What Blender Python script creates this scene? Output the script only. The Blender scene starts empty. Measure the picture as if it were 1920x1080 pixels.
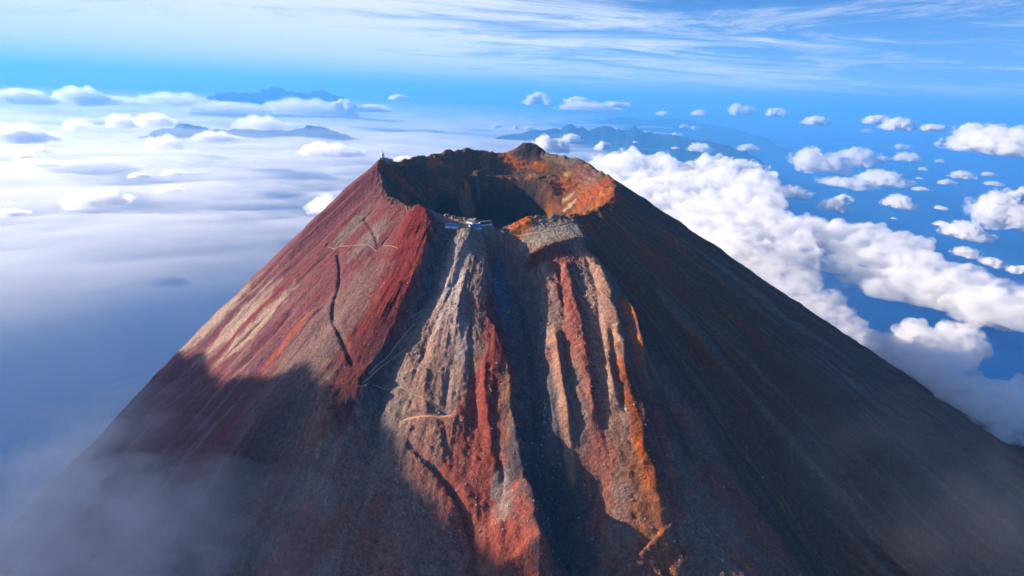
import bpy, math, random
import numpy as np
from mathutils import Vector, Matrix

# ------------------------------------------------------------------ camera
SC = bpy.context.scene
COL = SC.collection
R = math.radians
CAM_Z = 3900.0
PITCH, ROLL = 20.5, 2.5
cam_d = bpy.data.cameras.new('camera')
cam_d.sensor_width = 36.0
cam_d.lens = 18.0
cam_d.clip_start = 1.0
cam_d.clip_end = 2.0e6
cam = bpy.data.objects.new('camera', cam_d)
COL.objects.link(cam)
cam_m = Matrix.Rotation(R(90 - PITCH), 3, 'X') @ Matrix.Rotation(R(ROLL), 3, 'Z')
cam.matrix_world = Matrix.Translation((0, 0, CAM_Z)) @ cam_m.to_4x4()
SC.camera = cam

# ------------------------------------------------------------------ sun and sky
SUN_EL = 18.0
SUN_AZ = -80.0            # degrees from +Y (view direction), negative = to the left
sd = Vector((math.sin(R(SUN_AZ)) * math.cos(R(SUN_EL)), math.cos(R(SUN_AZ)) * math.cos(R(SUN_EL)), math.sin(R(SUN_EL))))
sun_d = bpy.data.lights.new('sun', 'SUN')
sun_d.energy = 5.0
sun_d.angle = R(0.6)
sun_d.color = (1.0, 0.83, 0.66)
sun = bpy.data.objects.new('sun', sun_d)
COL.objects.link(sun)
sun.rotation_euler = (-sd).to_track_quat('-Z', 'Y').to_euler()
sun.location = (-3000, 400, 6000)

world = bpy.data.worlds.new('World')
SC.world = world
world.use_nodes = True
wt = world.node_tree
wt.nodes.clear()


def N(t, kind, **kw):
    n = t.nodes.new(kind)
    for k, v in kw.items():
        if k.startswith('i_'):
            key = k[2:]
            key = int(key) if key.isdigit() else key.replace('_', ' ')
            n.inputs[key].default_value = v
        else:
            setattr(n, k, v)
    return n


def mth(t, op, a, b=None, clamp=False):
    n = t.nodes.new('ShaderNodeMath')
    n.operation = op
    n.use_clamp = clamp
    for i, v in enumerate((a, b)):
        if v is None:
            continue
        if isinstance(v, (int, float)):
            n.inputs[i].default_value = v
        else:
            t.links.new(v, n.inputs[i])
    return n.outputs[0]


def ramp(t, fac, stops, interp='LINEAR'):
    n = t.nodes.new('ShaderNodeValToRGB')
    n.color_ramp.interpolation = interp
    e = n.color_ramp.elements
    while len(e) < len(stops):
        e.new(0.5)
    for k, (p, c) in zip(e, stops):
        k.position = p
        k.color = c if len(c) == 4 else (*c, 1)
    t.links.new(fac, n.inputs[0])
    return n.outputs[0]


def mapr(t, v, a, b, c=0.0, d=1.0, smooth=True):
    n = t.nodes.new('ShaderNodeMapRange')
    n.interpolation_type = 'SMOOTHSTEP' if smooth else 'LINEAR'
    n.inputs['From Min'].default_value = a
    n.inputs['From Max'].default_value = b
    n.inputs['To Min'].default_value = c
    n.inputs['To Max'].default_value = d
    t.links.new(v, n.inputs['Value'])
    return n.outputs['Result']


def mix(t, fac, a, b, blend='MIX'):
    n = t.nodes.new('ShaderNodeMix')
    n.data_type = 'RGBA'
    n.blend_type = blend
    for sock, v in ((n.inputs['Factor'], fac), (n.inputs[6], a), (n.inputs[7], b)):
        if isinstance(v, (int, float)):
            sock.default_value = v
        elif isinstance(v, tuple):
            sock.default_value = v if len(v) == 4 else (*v, 1)
        else:
            t.links.new(v, sock)
    return n.outputs[2]


sky = N(wt, 'ShaderNodeTexSky', sky_type='NISHITA', sun_disc=False)
sky.sun_elevation = R(SUN_EL)
sky.sun_rotation = R(SUN_AZ)
sky.altitude = 2500
sky.air_density = 1.0
sky.dust_density = 0.2
sky.ozone_density = 3.0
hs = N(wt, 'ShaderNodeHueSaturation', i_Hue=0.525, i_Saturation=1.85, i_Value=0.74)
wt.links.new(sky.outputs[0], hs.inputs['Color'])
# high cirrus: streaky veils on a sheet far overhead, denser towards the sun's side
geo = N(wt, 'ShaderNodeTexCoord')
sep = N(wt, 'ShaderNodeSeparateXYZ')
wt.links.new(geo.outputs['Generated'], sep.inputs[0])
zc = mth(wt, 'MAXIMUM', mth(wt, 'ADD', sep.outputs[2], 0.035), 0.01)
px_ = mth(wt, 'DIVIDE', sep.outputs[0], zc)
py_ = mth(wt, 'DIVIDE', sep.outputs[1], zc)
cmb = N(wt, 'ShaderNodeCombineXYZ')
wt.links.new(px_, cmb.inputs[0])
wt.links.new(py_, cmb.inputs[1])
mp1 = N(wt, 'ShaderNodeMapping')
mp1.inputs['Rotation'].default_value = (0, 0, R(-58))
mp1.inputs['Scale'].default_value = (0.34, 0.70, 1)
wt.links.new(cmb.outputs[0], mp1.inputs[0])
nA = N(wt, 'ShaderNodeTexNoise', i_Scale=1.0, i_Detail=12.0, i_Roughness=0.74, i_Distortion=1.2)
wt.links.new(mp1.outputs[0], nA.inputs['Vector'])
mp2 = N(wt, 'ShaderNodeMapping')
mp2.inputs['Location'].default_value = (3.1, 1.7, 0)
mp2.inputs['Scale'].default_value = (0.09, 0.12, 1)
wt.links.new(cmb.outputs[0], mp2.inputs[0])
nB = N(wt, 'ShaderNodeTexNoise', i_Scale=1.0, i_Detail=3.0, i_Roughness=0.5)
wt.links.new(mp2.outputs[0], nB.inputs['Vector'])
side = mapr(wt, sep.outputs[0], 0.62, -0.55, -0.08, 0.22)
dens = mth(wt, 'ADD', mth(wt, 'ADD', nA.outputs[0], mth(wt, 'MULTIPLY', mth(wt, 'SUBTRACT', nB.outputs[0], 0.5), 0.55)), mth(wt, 'ADD', side, mapr(wt, sep.outputs[2], 0.16, 0.03, 0.0, 0.09)))
veil = mapr(wt, dens, 0.43, 0.73, 0.0, 0.97)
veil = mth(wt, 'MULTIPLY', veil, mapr(wt, sep.outputs[2], 0.0, 0.05, 0.55, 1.0))
# the veils thin towards the zenith, which stays mostly clear
veil = mth(wt, 'MULTIPLY', veil, mapr(wt, sep.outputs[2], 0.30, 0.75, 1.0, 0.25))
# pale moist air low down all round, under the veils
low = mapr(wt, sep.outputs[2], 0.27, -0.02, 0.0, 0.95)
glow = mapr(wt, sep.outputs[0], 0.15, -0.85, 0.0, 0.85)
lowc = mix(wt, glow, (1.9, 3.6, 6.3, 1), (4.2, 4.9, 6.2, 1))
skyb = mix(wt, low, hs.outputs[0], lowc)
skyc = mix(wt, veil, skyb, (6.9, 6.9, 7.0, 1))
bg = N(wt, 'ShaderNodeBackground', i_Strength=0.05)
wt.links.new(skyc, bg.inputs[0])
wo = N(wt, 'ShaderNodeOutputWorld')
wt.links.new(bg.outputs[0], wo.inputs[0])

vs = SC.view_settings
vs.view_transform = 'Standard'
vs.look = 'None'
vs.exposure = 1.6
vs.gamma = 1.0
vs.use_curve_mapping = False
cy = SC.cycles
cy.use_denoising = True
cy.denoiser = 'OPENIMAGEDENOISE'
cy.max_bounces = 10
cy.diffuse_bounces = 3
cy.glossy_bounces = 2
cy.transmission_bounces = 2
cy.transparent_max_bounces = 32
cy.volume_bounces = 7
cy.volume_step_rate = 1.0
cy.volume_max_steps = 256
cy.use_adaptive_sampling = True
cy.adaptive_threshold = 0.03
cy.caustics_reflective = False
cy.caustics_refractive = False


# ------------------------------------------------------------------ helpers
def tag(o, label=None, cat=None, group=None, kind=None):
    for k, v in (('label', label), ('category', cat), ('group', group), ('kind', kind)):
        if v:
            o[k] = v
    return o


def link(name, me, mat=None, parent=None):
    o = bpy.data.objects.new(name, me)
    COL.objects.link(o)
    if mat is not None and me is not None and len(me.materials) == 0:
        me.materials.append(mat)
    if parent is not None:
        o.parent = parent
    return o


def np_mesh(name, V, F, smooth=True):
    """V (n,3) floats, F (m,k) ints -> mesh, built fast"""
    me = bpy.data.meshes.new(name)
    V = np.ascontiguousarray(V, dtype=np.float32)
    F = np.ascontiguousarray(F, dtype=np.int32)
    k = F.shape[1]
    me.vertices.add(len(V))
    me.vertices.foreach_set('co', V.ravel())
    me.loops.add(F.size)
    me.loops.foreach_set('vertex_index', F.ravel())
    me.polygons.add(len(F))
    me.polygons.foreach_set('loop_start', np.arange(0, F.size, k, dtype=np.int32))
    me.polygons.foreach_set('loop_total', np.full(len(F), k, dtype=np.int32))
    me.polygons.foreach_set('use_smooth', np.full(len(F), smooth))
    me.update(calc_edges=True)
    me.validate()
    return me


_rng = np.random.RandomState(7)
_perm = _rng.permutation(4096).astype(np.int32)
_ga = _rng.rand(4096) * 2 * math.pi
_gx, _gy = np.cos(_ga).astype(np.float32), np.sin(_ga).astype(np.float32)


def perlin(x, y, seed=0):
    x = np.asarray(x)
    y = np.asarray(y)
    x0 = np.floor(x)
    y0 = np.floor(y)
    fx, fy = (x - x0).astype(np.float32), (y - y0).astype(np.float32)
    ix = (x0.astype(np.int32) + seed * 131) & 4095
    iy = (y0.astype(np.int32) + seed * 57) & 4095
    u = fx * fx * fx * (fx * (fx * 6 - 15) + 10)
    v = fy * fy * fy * (fy * (fy * 6 - 15) + 10)
    pa, pb = _perm[ix], _perm[(ix + 1) & 4095]
    i00, i10 = (pa + iy) & 4095, (pb + iy) & 4095
    i01, i11 = (i00 + 1) & 4095, (i10 + 1) & 4095
    i00, i10, i01, i11 = _perm[i00], _perm[i10], _perm[i01], _perm[i11]
    a = _gx[i00] * fx + _gy[i00] * fy
    b = _gx[i10] * (fx - 1) + _gy[i10] * fy
    a = a + (b - a) * u
    c = _gx[i01] * fx + _gy[i01] * (fy - 1)
    d = _gx[i11] * (fx - 1) + _gy[i11] * (fy - 1)
    c = c + (d - c) * u
    return (a + (c - a) * v) * 1.5


def fbm(x, y, octaves=4, seed=0, gain=0.5, lac=2.03):
    s, a = 0.0, 1.0
    for k in range(octaves):
        s = s + a * perlin(x, y, seed + k * 17)
        x, y, a = x * lac + 5.3, y * lac + 1.7, a * gain
    return s


def ridged(x, y, octaves=4, seed=0, gain=0.5, lac=2.03):
    s, a = 0.0, 1.0
    for k in range(octaves):
        s = s + a * (1 - 2 * np.abs(perlin(x, y, seed + k * 31)))
        x, y, a = x * lac + 3.1, y * lac + 7.7, a * gain
    return s


def sstep(a, b, x):
    t = np.clip((x - a) / (b - a), 0, 1)
    return t * t * (3 - 2 * t)


def new_mat(name):
    m = bpy.data.materials.new(name)
    m.use_nodes = True
    t = m.node_tree
    t.nodes.clear()
    return m, t, N(t, 'ShaderNodeOutputMaterial')


def plain(name, col, rough=0.8, noise=0.0, scale=1.0, bump=0.0, spec=0.3, metal=0.0):
    m, t, o = new_mat(name)
    p = N(t, 'ShaderNodeBsdfPrincipled', i_Roughness=rough, i_Metallic=metal)
    p.inputs['Specular IOR Level'].default_value = spec
    tc = N(t, 'ShaderNodeTexCoord')
    nz = N(t, 'ShaderNodeTexNoise', i_Scale=scale, i_Detail=5.0, i_Roughness=0.6)
    t.links.new(tc.outputs['Object'], nz.inputs['Vector'])
    a = tuple(max(0, c * (1 - noise)) for c in col)
    b = tuple(min(1, c * (1 + noise)) for c in col)
    c = ramp(t, nz.outputs[0], [(0.3, a), (0.7, b)])
    t.links.new(c, p.inputs['Base Color'])
    if bump:
        bn = N(t, 'ShaderNodeBump', i_Strength=bump, i_Distance=0.3)
        t.links.new(nz.outputs[0], bn.inputs['Height'])
        t.links.new(bn.outputs[0], p.inputs['Normal'])
    t.links.new(p.outputs[0], o.inputs['Surface'])
    return m
# ------------------------------------------------------------------ the volcano: base shape
CX, CY = -42.0, 1452.0                       # crater centre
CAMP = np.array([0.0, 0.0, CAM_Z])
CAMM = np.array(cam_m)


def rays(P):
    """survey points given in the photograph's 1920x1080 pixels -> view directions"""
    P = np.asarray(P, dtype=np.float64).reshape(-1, 2)
    d = np.stack([(P[:, 0] - 960) / 960, -(P[:, 1] - 540) / 960, -np.ones(len(P))], 1)
    return d @ CAMM.T


# crest of the rim, surveyed clockwise from the weather station: (x, y, radius, 'f'ront or 'b'ack half)
RIM = [(712, 299, 335, 'm'), (716, 335, 328, 'f'), (724, 362, 326, 'f'), (752, 380, 324, 'f'), (790, 391, 322, 'f'),
       (838, 404, 312, 'f'), (884, 408, 304, 'f'), (910, 411, 302, 'f'), (932, 427, 304, 'f'), (952, 424, 304, 'f'), (985, 405, 298, 'f'),
       (1048, 401, 296, 'f'), (1108, 397, 306, 'f'), (1136, 382, 318, 'f'), (1153, 350, 326, 'm'),
       (1122, 320, 330, 'b'), (1086, 296, 334, 'b'), (1040, 288, 336, 'b'), (1000, 285, 336, 'b'), (930, 285, 334, 'b'),
       (884, 277, 332, 'b'), (845, 281, 332, 'b'), (800, 290, 332, 'b'), (748, 302, 334, 'b')]
_ph, _zr, _rr = [], [], []
for (x, y, r, h) in RIM:
    d = rays([(x, y)])[0]
    dh = d[:2] / np.hypot(d[0], d[1])
    # meet the vertical plane of the ray with the rim circle
    b = CX * dh[0] + CY * dh[1]
    c = CX * CX + CY * CY - r * r
    disc = max(b * b - c, 0.0)
    t = b if h == 'm' else (b - math.sqrt(disc) if h == 'f' else b + math.sqrt(disc))
    X, Y = dh * t
    _ph.append(math.degrees(math.atan2(X - CX, -(Y - CY))))
    _rr.append(math.hypot(X - CX, Y - CY))
    _zr.append(CAM_Z + d[2] / np.hypot(d[0], d[1]) * t)
_o = np.argsort(_ph)
_ph = np.array(_ph)[_o]
_zr = np.array(_zr)[_o]
_rr = np.array(_rr)[_o]
_fine = np.linspace(-180, 180, 1441)


def _periodic(v):
    p = np.concatenate([_ph - 360, _ph, _ph + 360])
    q = np.concatenate([v, v, v])
    f = np.interp(np.linspace(-360, 360, 2881), p, q)
    k = np.hanning(25)
    k /= k.sum()
    f = np.convolve(f, k, 'same')
    return f[720:720 + 1441]


ZR, RR = _periodic(_zr), _periodic(_rr)
SL_P = [-180, -130, -100, -85, -60, -40, -20, 0, 20, 40, 60, 90, 120, 180]
SL_V = [.70, .86, .93, .94, .88, .82, .74, .69, .66, .62, .59, .585, .585, .70]


def H0(X, Y):
    """smooth height of the cone, its shoulder, rim, bench and pit"""
    dx, dy = X - CX, Y - CY
    r = np.hypot(dx, dy)
    ph = np.degrees(np.arctan2(dx, -dy))
    zr = np.interp(ph, _fine, ZR)
    rr = np.interp(ph, _fine, RR)
    S = np.interp(ph, SL_P, SL_V)
    s = np.maximum(r - rr, 0)
    # the tilted shelf right of the notch, then the steep upper cone, then the long run-out
    shelf = sstep(3, 8, ph) * (1 - sstep(29, 36, ph))
    apron = sstep(-38, -28, ph) * (1 - sstep(-8, -4, ph))
    sh_w = 105 * shelf + 66 * apron
    S = S * (1 + sstep(-55, -85, ph) * sstep(-150, -120, ph) * (-.055 + .13 * np.clip(s / 900, 0, 1)))
    drop = 0.30 * np.minimum(s, sh_w) + S * np.maximum(s - sh_w, 0) + 20.0 * shelf * sstep(sh_w - 3, sh_w + 9, s) * (1 - .8 * sstep(sh_w + 40, sh_w + 260, s)) + 26.0 * apron * sstep(60, 190, s)
    lim = 1500.0 + 1700.0 * sstep(-35, -60, ph) * sstep(-175, -150, ph)
    far = np.maximum(s - lim, 0)
    S2 = S
    drop = np.where(s > lim, S * (lim - sh_w) + 0.3 * sh_w + 4.0 * shelf + 26.0 * apron + S2 * 2600 * (1 - np.exp(-far / 2600)) + 0.06 * far, drop)
    zo = zr - drop
    # round off the crest a little
    zo = zo - 3.0 * np.exp(-s / 10.0)
    # inside
    rho = np.clip(r / rr, 0, 1)
    # pit centre sits a little front right of the middle
    pit_z = CAM_Z - 400
    back = sstep(95, 140, np.abs(ph))                        # the rear bench
    terr = sstep(-66, -50, ph) * (1 - sstep(-9, -3, ph))     # the terrace with the huts
    left = sstep(-150, -110, ph) * (1 - sstep(-66, -50, ph))
    right = sstep(40, 70, ph) * (1 - sstep(110, 140, ph))
    front = 1 - np.clip(back + left + right + terr, 0, 1)
    rear_p = np.interp(rho, [0, .30, .44, .56, .60, .66, .80, .92, 1.0], [1.0, .98, .86, .42, .30, .275, .22, .07, 0.0])
    left_p = np.interp(rho, [0, .25, .50, .72, .90, 1.0], [1.0, .96, .66, .36, .06, 0.0])
    right_p = np.interp(rho, [0, .30, .50, .70, .9, 1.0], [1.0, .96, .72, .40, .055, 0.0])
    front_p = np.interp(rho, [0, .30, .55, .80, .93, 1.0], [1.0, .97, .72, .22, .04, 0.0])
    terr_p = np.interp(rho, [0, .28, .50, .74, .84, .92, 1.0], [1.0, .97, .72, .36, .17, .07, 0.0])
    w = back + left + right + front + terr
    p = (back * rear_p + left * left_p + right * right_p + front * front_p + terr * terr_p) / w
    zi = zr + (pit_z - zr) * p - 3.0
    z = np.where(r > rr, zo, zi)
    # the dome on the rear rim
    d2 = ((X - 44) / 66) ** 2 + ((Y - 1826) / 56) ** 2
    z = z + 46 * np.exp(-d2 ** 1.7)
    # the foot runs out under the lowland
    w_ = sstep(4500, 9300, r)
    return np.maximum(z * (1 - w_) - 40 * w_, -45)


def hit(P, HF=H0):
    """where survey rays meet the mountain -> plan coordinates (n,2)"""
    d = rays(P)
    d = d / np.linalg.norm(d, axis=1)[:, None]
    t = np.linspace(250, 3600, 2600)
    X = d[:, 0:1] * t
    Y = d[:, 1:2] * t
    Z = CAM_Z + d[:, 2:3] * t
    below = Z < HF(X, Y)
    k = np.argmax(below, axis=1)
    # a ray that passes over the crest: take its closest approach
    gap = np.where(below.any(1), 0, np.argmin(Z - HF(X, Y), axis=1))
    k = np.where(below.any(1), k, gap)
    i = np.arange(len(d))
    return np.stack([X[i, k], Y[i, k]], 1)


# ------------------------------------------------------------------ ribs, gullies, ditches laid over it
FEATS = []


def feat(P, h, wl, wr, p=1.4, taper=(0.06, 0.15), n=26):
    """line in plan, relief h (m, may be a list along it), half widths left/right of its direction"""
    q = hit(P)
    seg = np.r_[0, np.cumsum(np.hypot(*np.diff(q, axis=0).T))]
    tt = np.linspace(0, seg[-1], n)
    line = np.stack([np.interp(tt, seg, q[:, 0]), np.interp(tt, seg, q[:, 1])], 1)
    k = np.hanning(7)
    k /= k.sum()
    pad = np.concatenate([np.repeat(line[:1], 3, 0), line, np.repeat(line[-1:], 3, 0)])
    line = np.stack([np.convolve(pad[:, 0], k, 'valid'), np.convolve(pad[:, 1], k, 'valid')], 1)
    u = np.linspace(0, 1, n)

    def arr(v):
        return np.interp(u, np.linspace(0, 1, len(v)), v) if isinstance(v, (list, tuple)) else np.full(n, float(v))
    env = sstep(0, taper[0] + 1e-6, u) * (1 - sstep(1 - taper[1] - 1e-6, 1, u))
    FEATS.append((line, arr(h) * env, arr(wl), arr(wr), p))
    return line


def line_dist(X, Y, line):
    """signed distance to a polyline (positive = left of its direction) and the index along it"""
    best = np.full(X.shape, 1e18)
    sd_ = np.zeros(X.shape)
    ix = np.zeros(X.shape)
    for k in range(len(line) - 1):
        ax, ay = line[k]
        bx, by = line[k + 1]
        ex, ey = bx - ax, by - ay
        L = ex * ex + ey * ey + 1e-9
        t = np.clip(((X - ax) * ex + (Y - ay) * ey) / L, 0, 1)
        qx, qy = X - ax - t * ex, Y - ay - t * ey
        d2 = qx * qx + qy * qy
        m = d2 < best
        best = np.where(m, d2, best)
        sd_ = np.where(m, np.sign(ex * qy - ey * qx), sd_)
        ix = np.where(m, k + t, ix)
    return sd_ * np.sqrt(best), ix


# image order: down the slope; "left of direction" when walking down the front slope towards the camera is the right in the photo
A_RED = [(776, 398), (806, 440), (803, 490), (775, 560), (745, 625), (708, 695), (686, 745), (672, 810)]
feat(A_RED, [30, 42, 40, 30, 20, 12], 24, 120)
feat([(838, 440), (822, 500), (806, 550), (772, 625), (728, 700), (712, 770), (715, 860), (740, 960)], [-20, -30, -28, -19, -13, -9], 26, 26)
R2 = [(903, 440), (914, 520), (907, 590), (926, 660), (950, 720), (957, 800), (969, 880), (986, 955), (1000, 1020), (1008, 1110)]
feat(R2, [36, 46, 46, 48, 52, 54, 52, 48, 44, 40], 22, 130, 1.2, (.06, .03))
feat([(880, 445), (856, 520), (832, 600), (812, 680)], [6, 9, 8, 5], 12, 22, 1.2)
feat([(884, 470), (862, 530), (836, 590), (802, 650), (784, 720)], [-5, -9, -10, -9, -5], 10, 9)
feat([(928, 450), (968, 512), (998, 600), (1006, 700), (1012, 800), (1030, 880), (1070, 960), (1120, 1060)], [-36, -56, -54, -44, -36, -32, -28, -22], 60, 38)
feat([(1036, 590), (1043, 650), (1052, 720), (1066, 800), (1074, 850)], [8, 20, 22, 20, 10], 8, 13, 1.2)
feat([(1054, 590), (1060, 650), (1070, 720), (1082, 800), (1086, 850)], [-5, -8, -8, -9, -6], 8, 8, 1.2)
feat([(1058, 490), (1074, 560), (1090, 640), (1102, 720), (1112, 800), (1134, 875)], [12, 14, 14, 14, 14, 8], 11, 40, 1.2)
feat([(1094, 480), (1116, 560), (1124, 640), (1128, 720), (1132, 800), (1150, 870)], [-4, -6, -7, -7, -7, -4], 9, 9, 1.2)
RC = [(1092, 470), (1122, 530), (1143, 590), (1156, 650), (1168, 730), (1190, 810), (1214, 900), (1238, 980), (1262, 1060)]
feat(RC, [12, 26, 36, 40, 42, 42, 38, 32, 24], 40, 62, 1.1)
feat([(1168, 575), (1184, 620), (1203, 700), (1212, 740)], [12, 34, 34, 14], 9, 15, 1.2)
feat([(1150, 580), (1172, 660), (1190, 740)], [-6, -9, -6], 10, 10)
for P, h, w in (([(846, 690), (836, 760), (832, 830), (850, 900)], -5, 6), ([(892, 560), (882, 640), (884, 720), (892, 800), (905, 880)], -7, 6),
                ([(930, 740), (926, 820), (934, 900), (952, 960)], -8, 6), ([(872, 520), (860, 600), (850, 680)], 7, 7), ([(906, 700), (908, 790), (922, 880)], 8, 8),
                ([(800, 700), (795, 760), (806, 830)], 7, 9), ([(985, 640), (990, 740), (1002, 830)], 9, 10), ([(1020, 620), (1028, 700), (1040, 790), (1052, 850)], 7, 8),
                ([(955, 500), (975, 570), (985, 650)], 9, 10), ([(1140, 620), (1150, 700), (1166, 790), (1184, 860)], -8, 5), ([(1128, 600), (1138, 700), (1150, 790)], 6, 6),
                ([(1046, 480), (1052, 540), (1062, 620)], -9, 6), ([(1180, 700), (1196, 780), (1212, 860)], 10, 6), ([(1225, 760), (1250, 850), (1280, 950)], 16, 14)):
    feat(P, h, w, w, 1.3, (0.2, 0.25), 14)
# the cliff below the tilted shelf
feat([(1010, 820), (1060, 900), (1110, 980), (1160, 1080)], [-14, -34, -42, -40], 60, 60, 1.6, (.2, .05))
feat([(876, 414), (896, 412), (910, 413)], [2, 7, 8], 7, 9, 1.3, (.2, .02))
# lower hump left, knob bottom centre
feat([(424, 900), (470, 820), (540, 775), (600, 762), (622, 800), (628, 870)], [10, 22, 26, 26, 24, 12], 40, 40)
feat([(960, 930), (1005, 970), (1036, 1000), (1020, 1060), (1000, 1140)], [14, 24, 26, 26, 18], 8, 90, 1.1, (0.2, 0.1))
feat([(1046, 1000), (1080, 1040), (1090, 1120)], [-14, -16, -10], 30, 20)
# dug tracks: a ditch whose wall stands in shade
DITCH = [[(632, 470), (638, 500), (637, 530), (627, 565), (623, 600), (634, 635), (650, 670), (662, 700), (668, 716)],
         [(682, 408), (697, 428), (706, 448), (710, 468)],
         [(752, 826), (780, 856), (806, 882), (832, 912), (856, 950), (874, 990), (886, 1030), (893, 1080), (898, 1120)]]
DITCH_L = [feat(d, h_, 4.6, 4.6, 2.0, (0.05, 0.05)) for d, h_ in zip(DITCH[:2], (-8, -5))] + [feat(DITCH[2], [-7, -10, -12, -12], 6, 6, 2.0, (0.1, 0.05))]
# long furrows on the left flank, running straight down
for P, h, w in (([(706, 322), (640, 380), (560, 452), (470, 540), (400, 612)], -8, 7),
                ([(716, 378), (672, 420), (640, 448), (600, 486)], -5, 7),
                ([(704, 392), (650, 444), (560, 528), (500, 590)], -5, 6),
                ([(760, 424), (725, 452), (690, 490)], -7, 5),
                ([(600, 500), (520, 580), (450, 660), (400, 720)], -6, 6),
                ([(560, 570), (500, 640), (440, 700)], -7, 8),
                ([(620, 560), (560, 630), (520, 680)], -4, 5),
                ([(690, 340), (600, 425), (520, 500)], 6, 10),
                ([(540, 500), (470, 570), (390, 650)], 8, 14)):
    feat(P, h, w, w, 1.4, (0.2, 0.3), 14)
for P, h, w in (([(1180, 390), (1260, 470), (1340, 560), (1440, 670), (1560, 800)], -9, 12),
                ([(1200, 400), (1290, 480), (1400, 570), (1520, 670), (1640, 770)], 10, 22),
                ([(1160, 440), (1240, 560), (1320, 680), (1400, 800)], -7, 14),
                ([(1170, 480), (1230, 590), (1290, 720), (1350, 870)], 8, 22),
                ([(1215, 395), (1330, 490), (1480, 600), (1640, 715)], -10, 16),
                ([(1130, 470), (1200, 620), (1260, 760), (1330, 960)], -8, 14)):
    feat(P, h, w, w, 1.4, (0.2, 0.3), 14)


PADS, TRAILS = [], []


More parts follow.
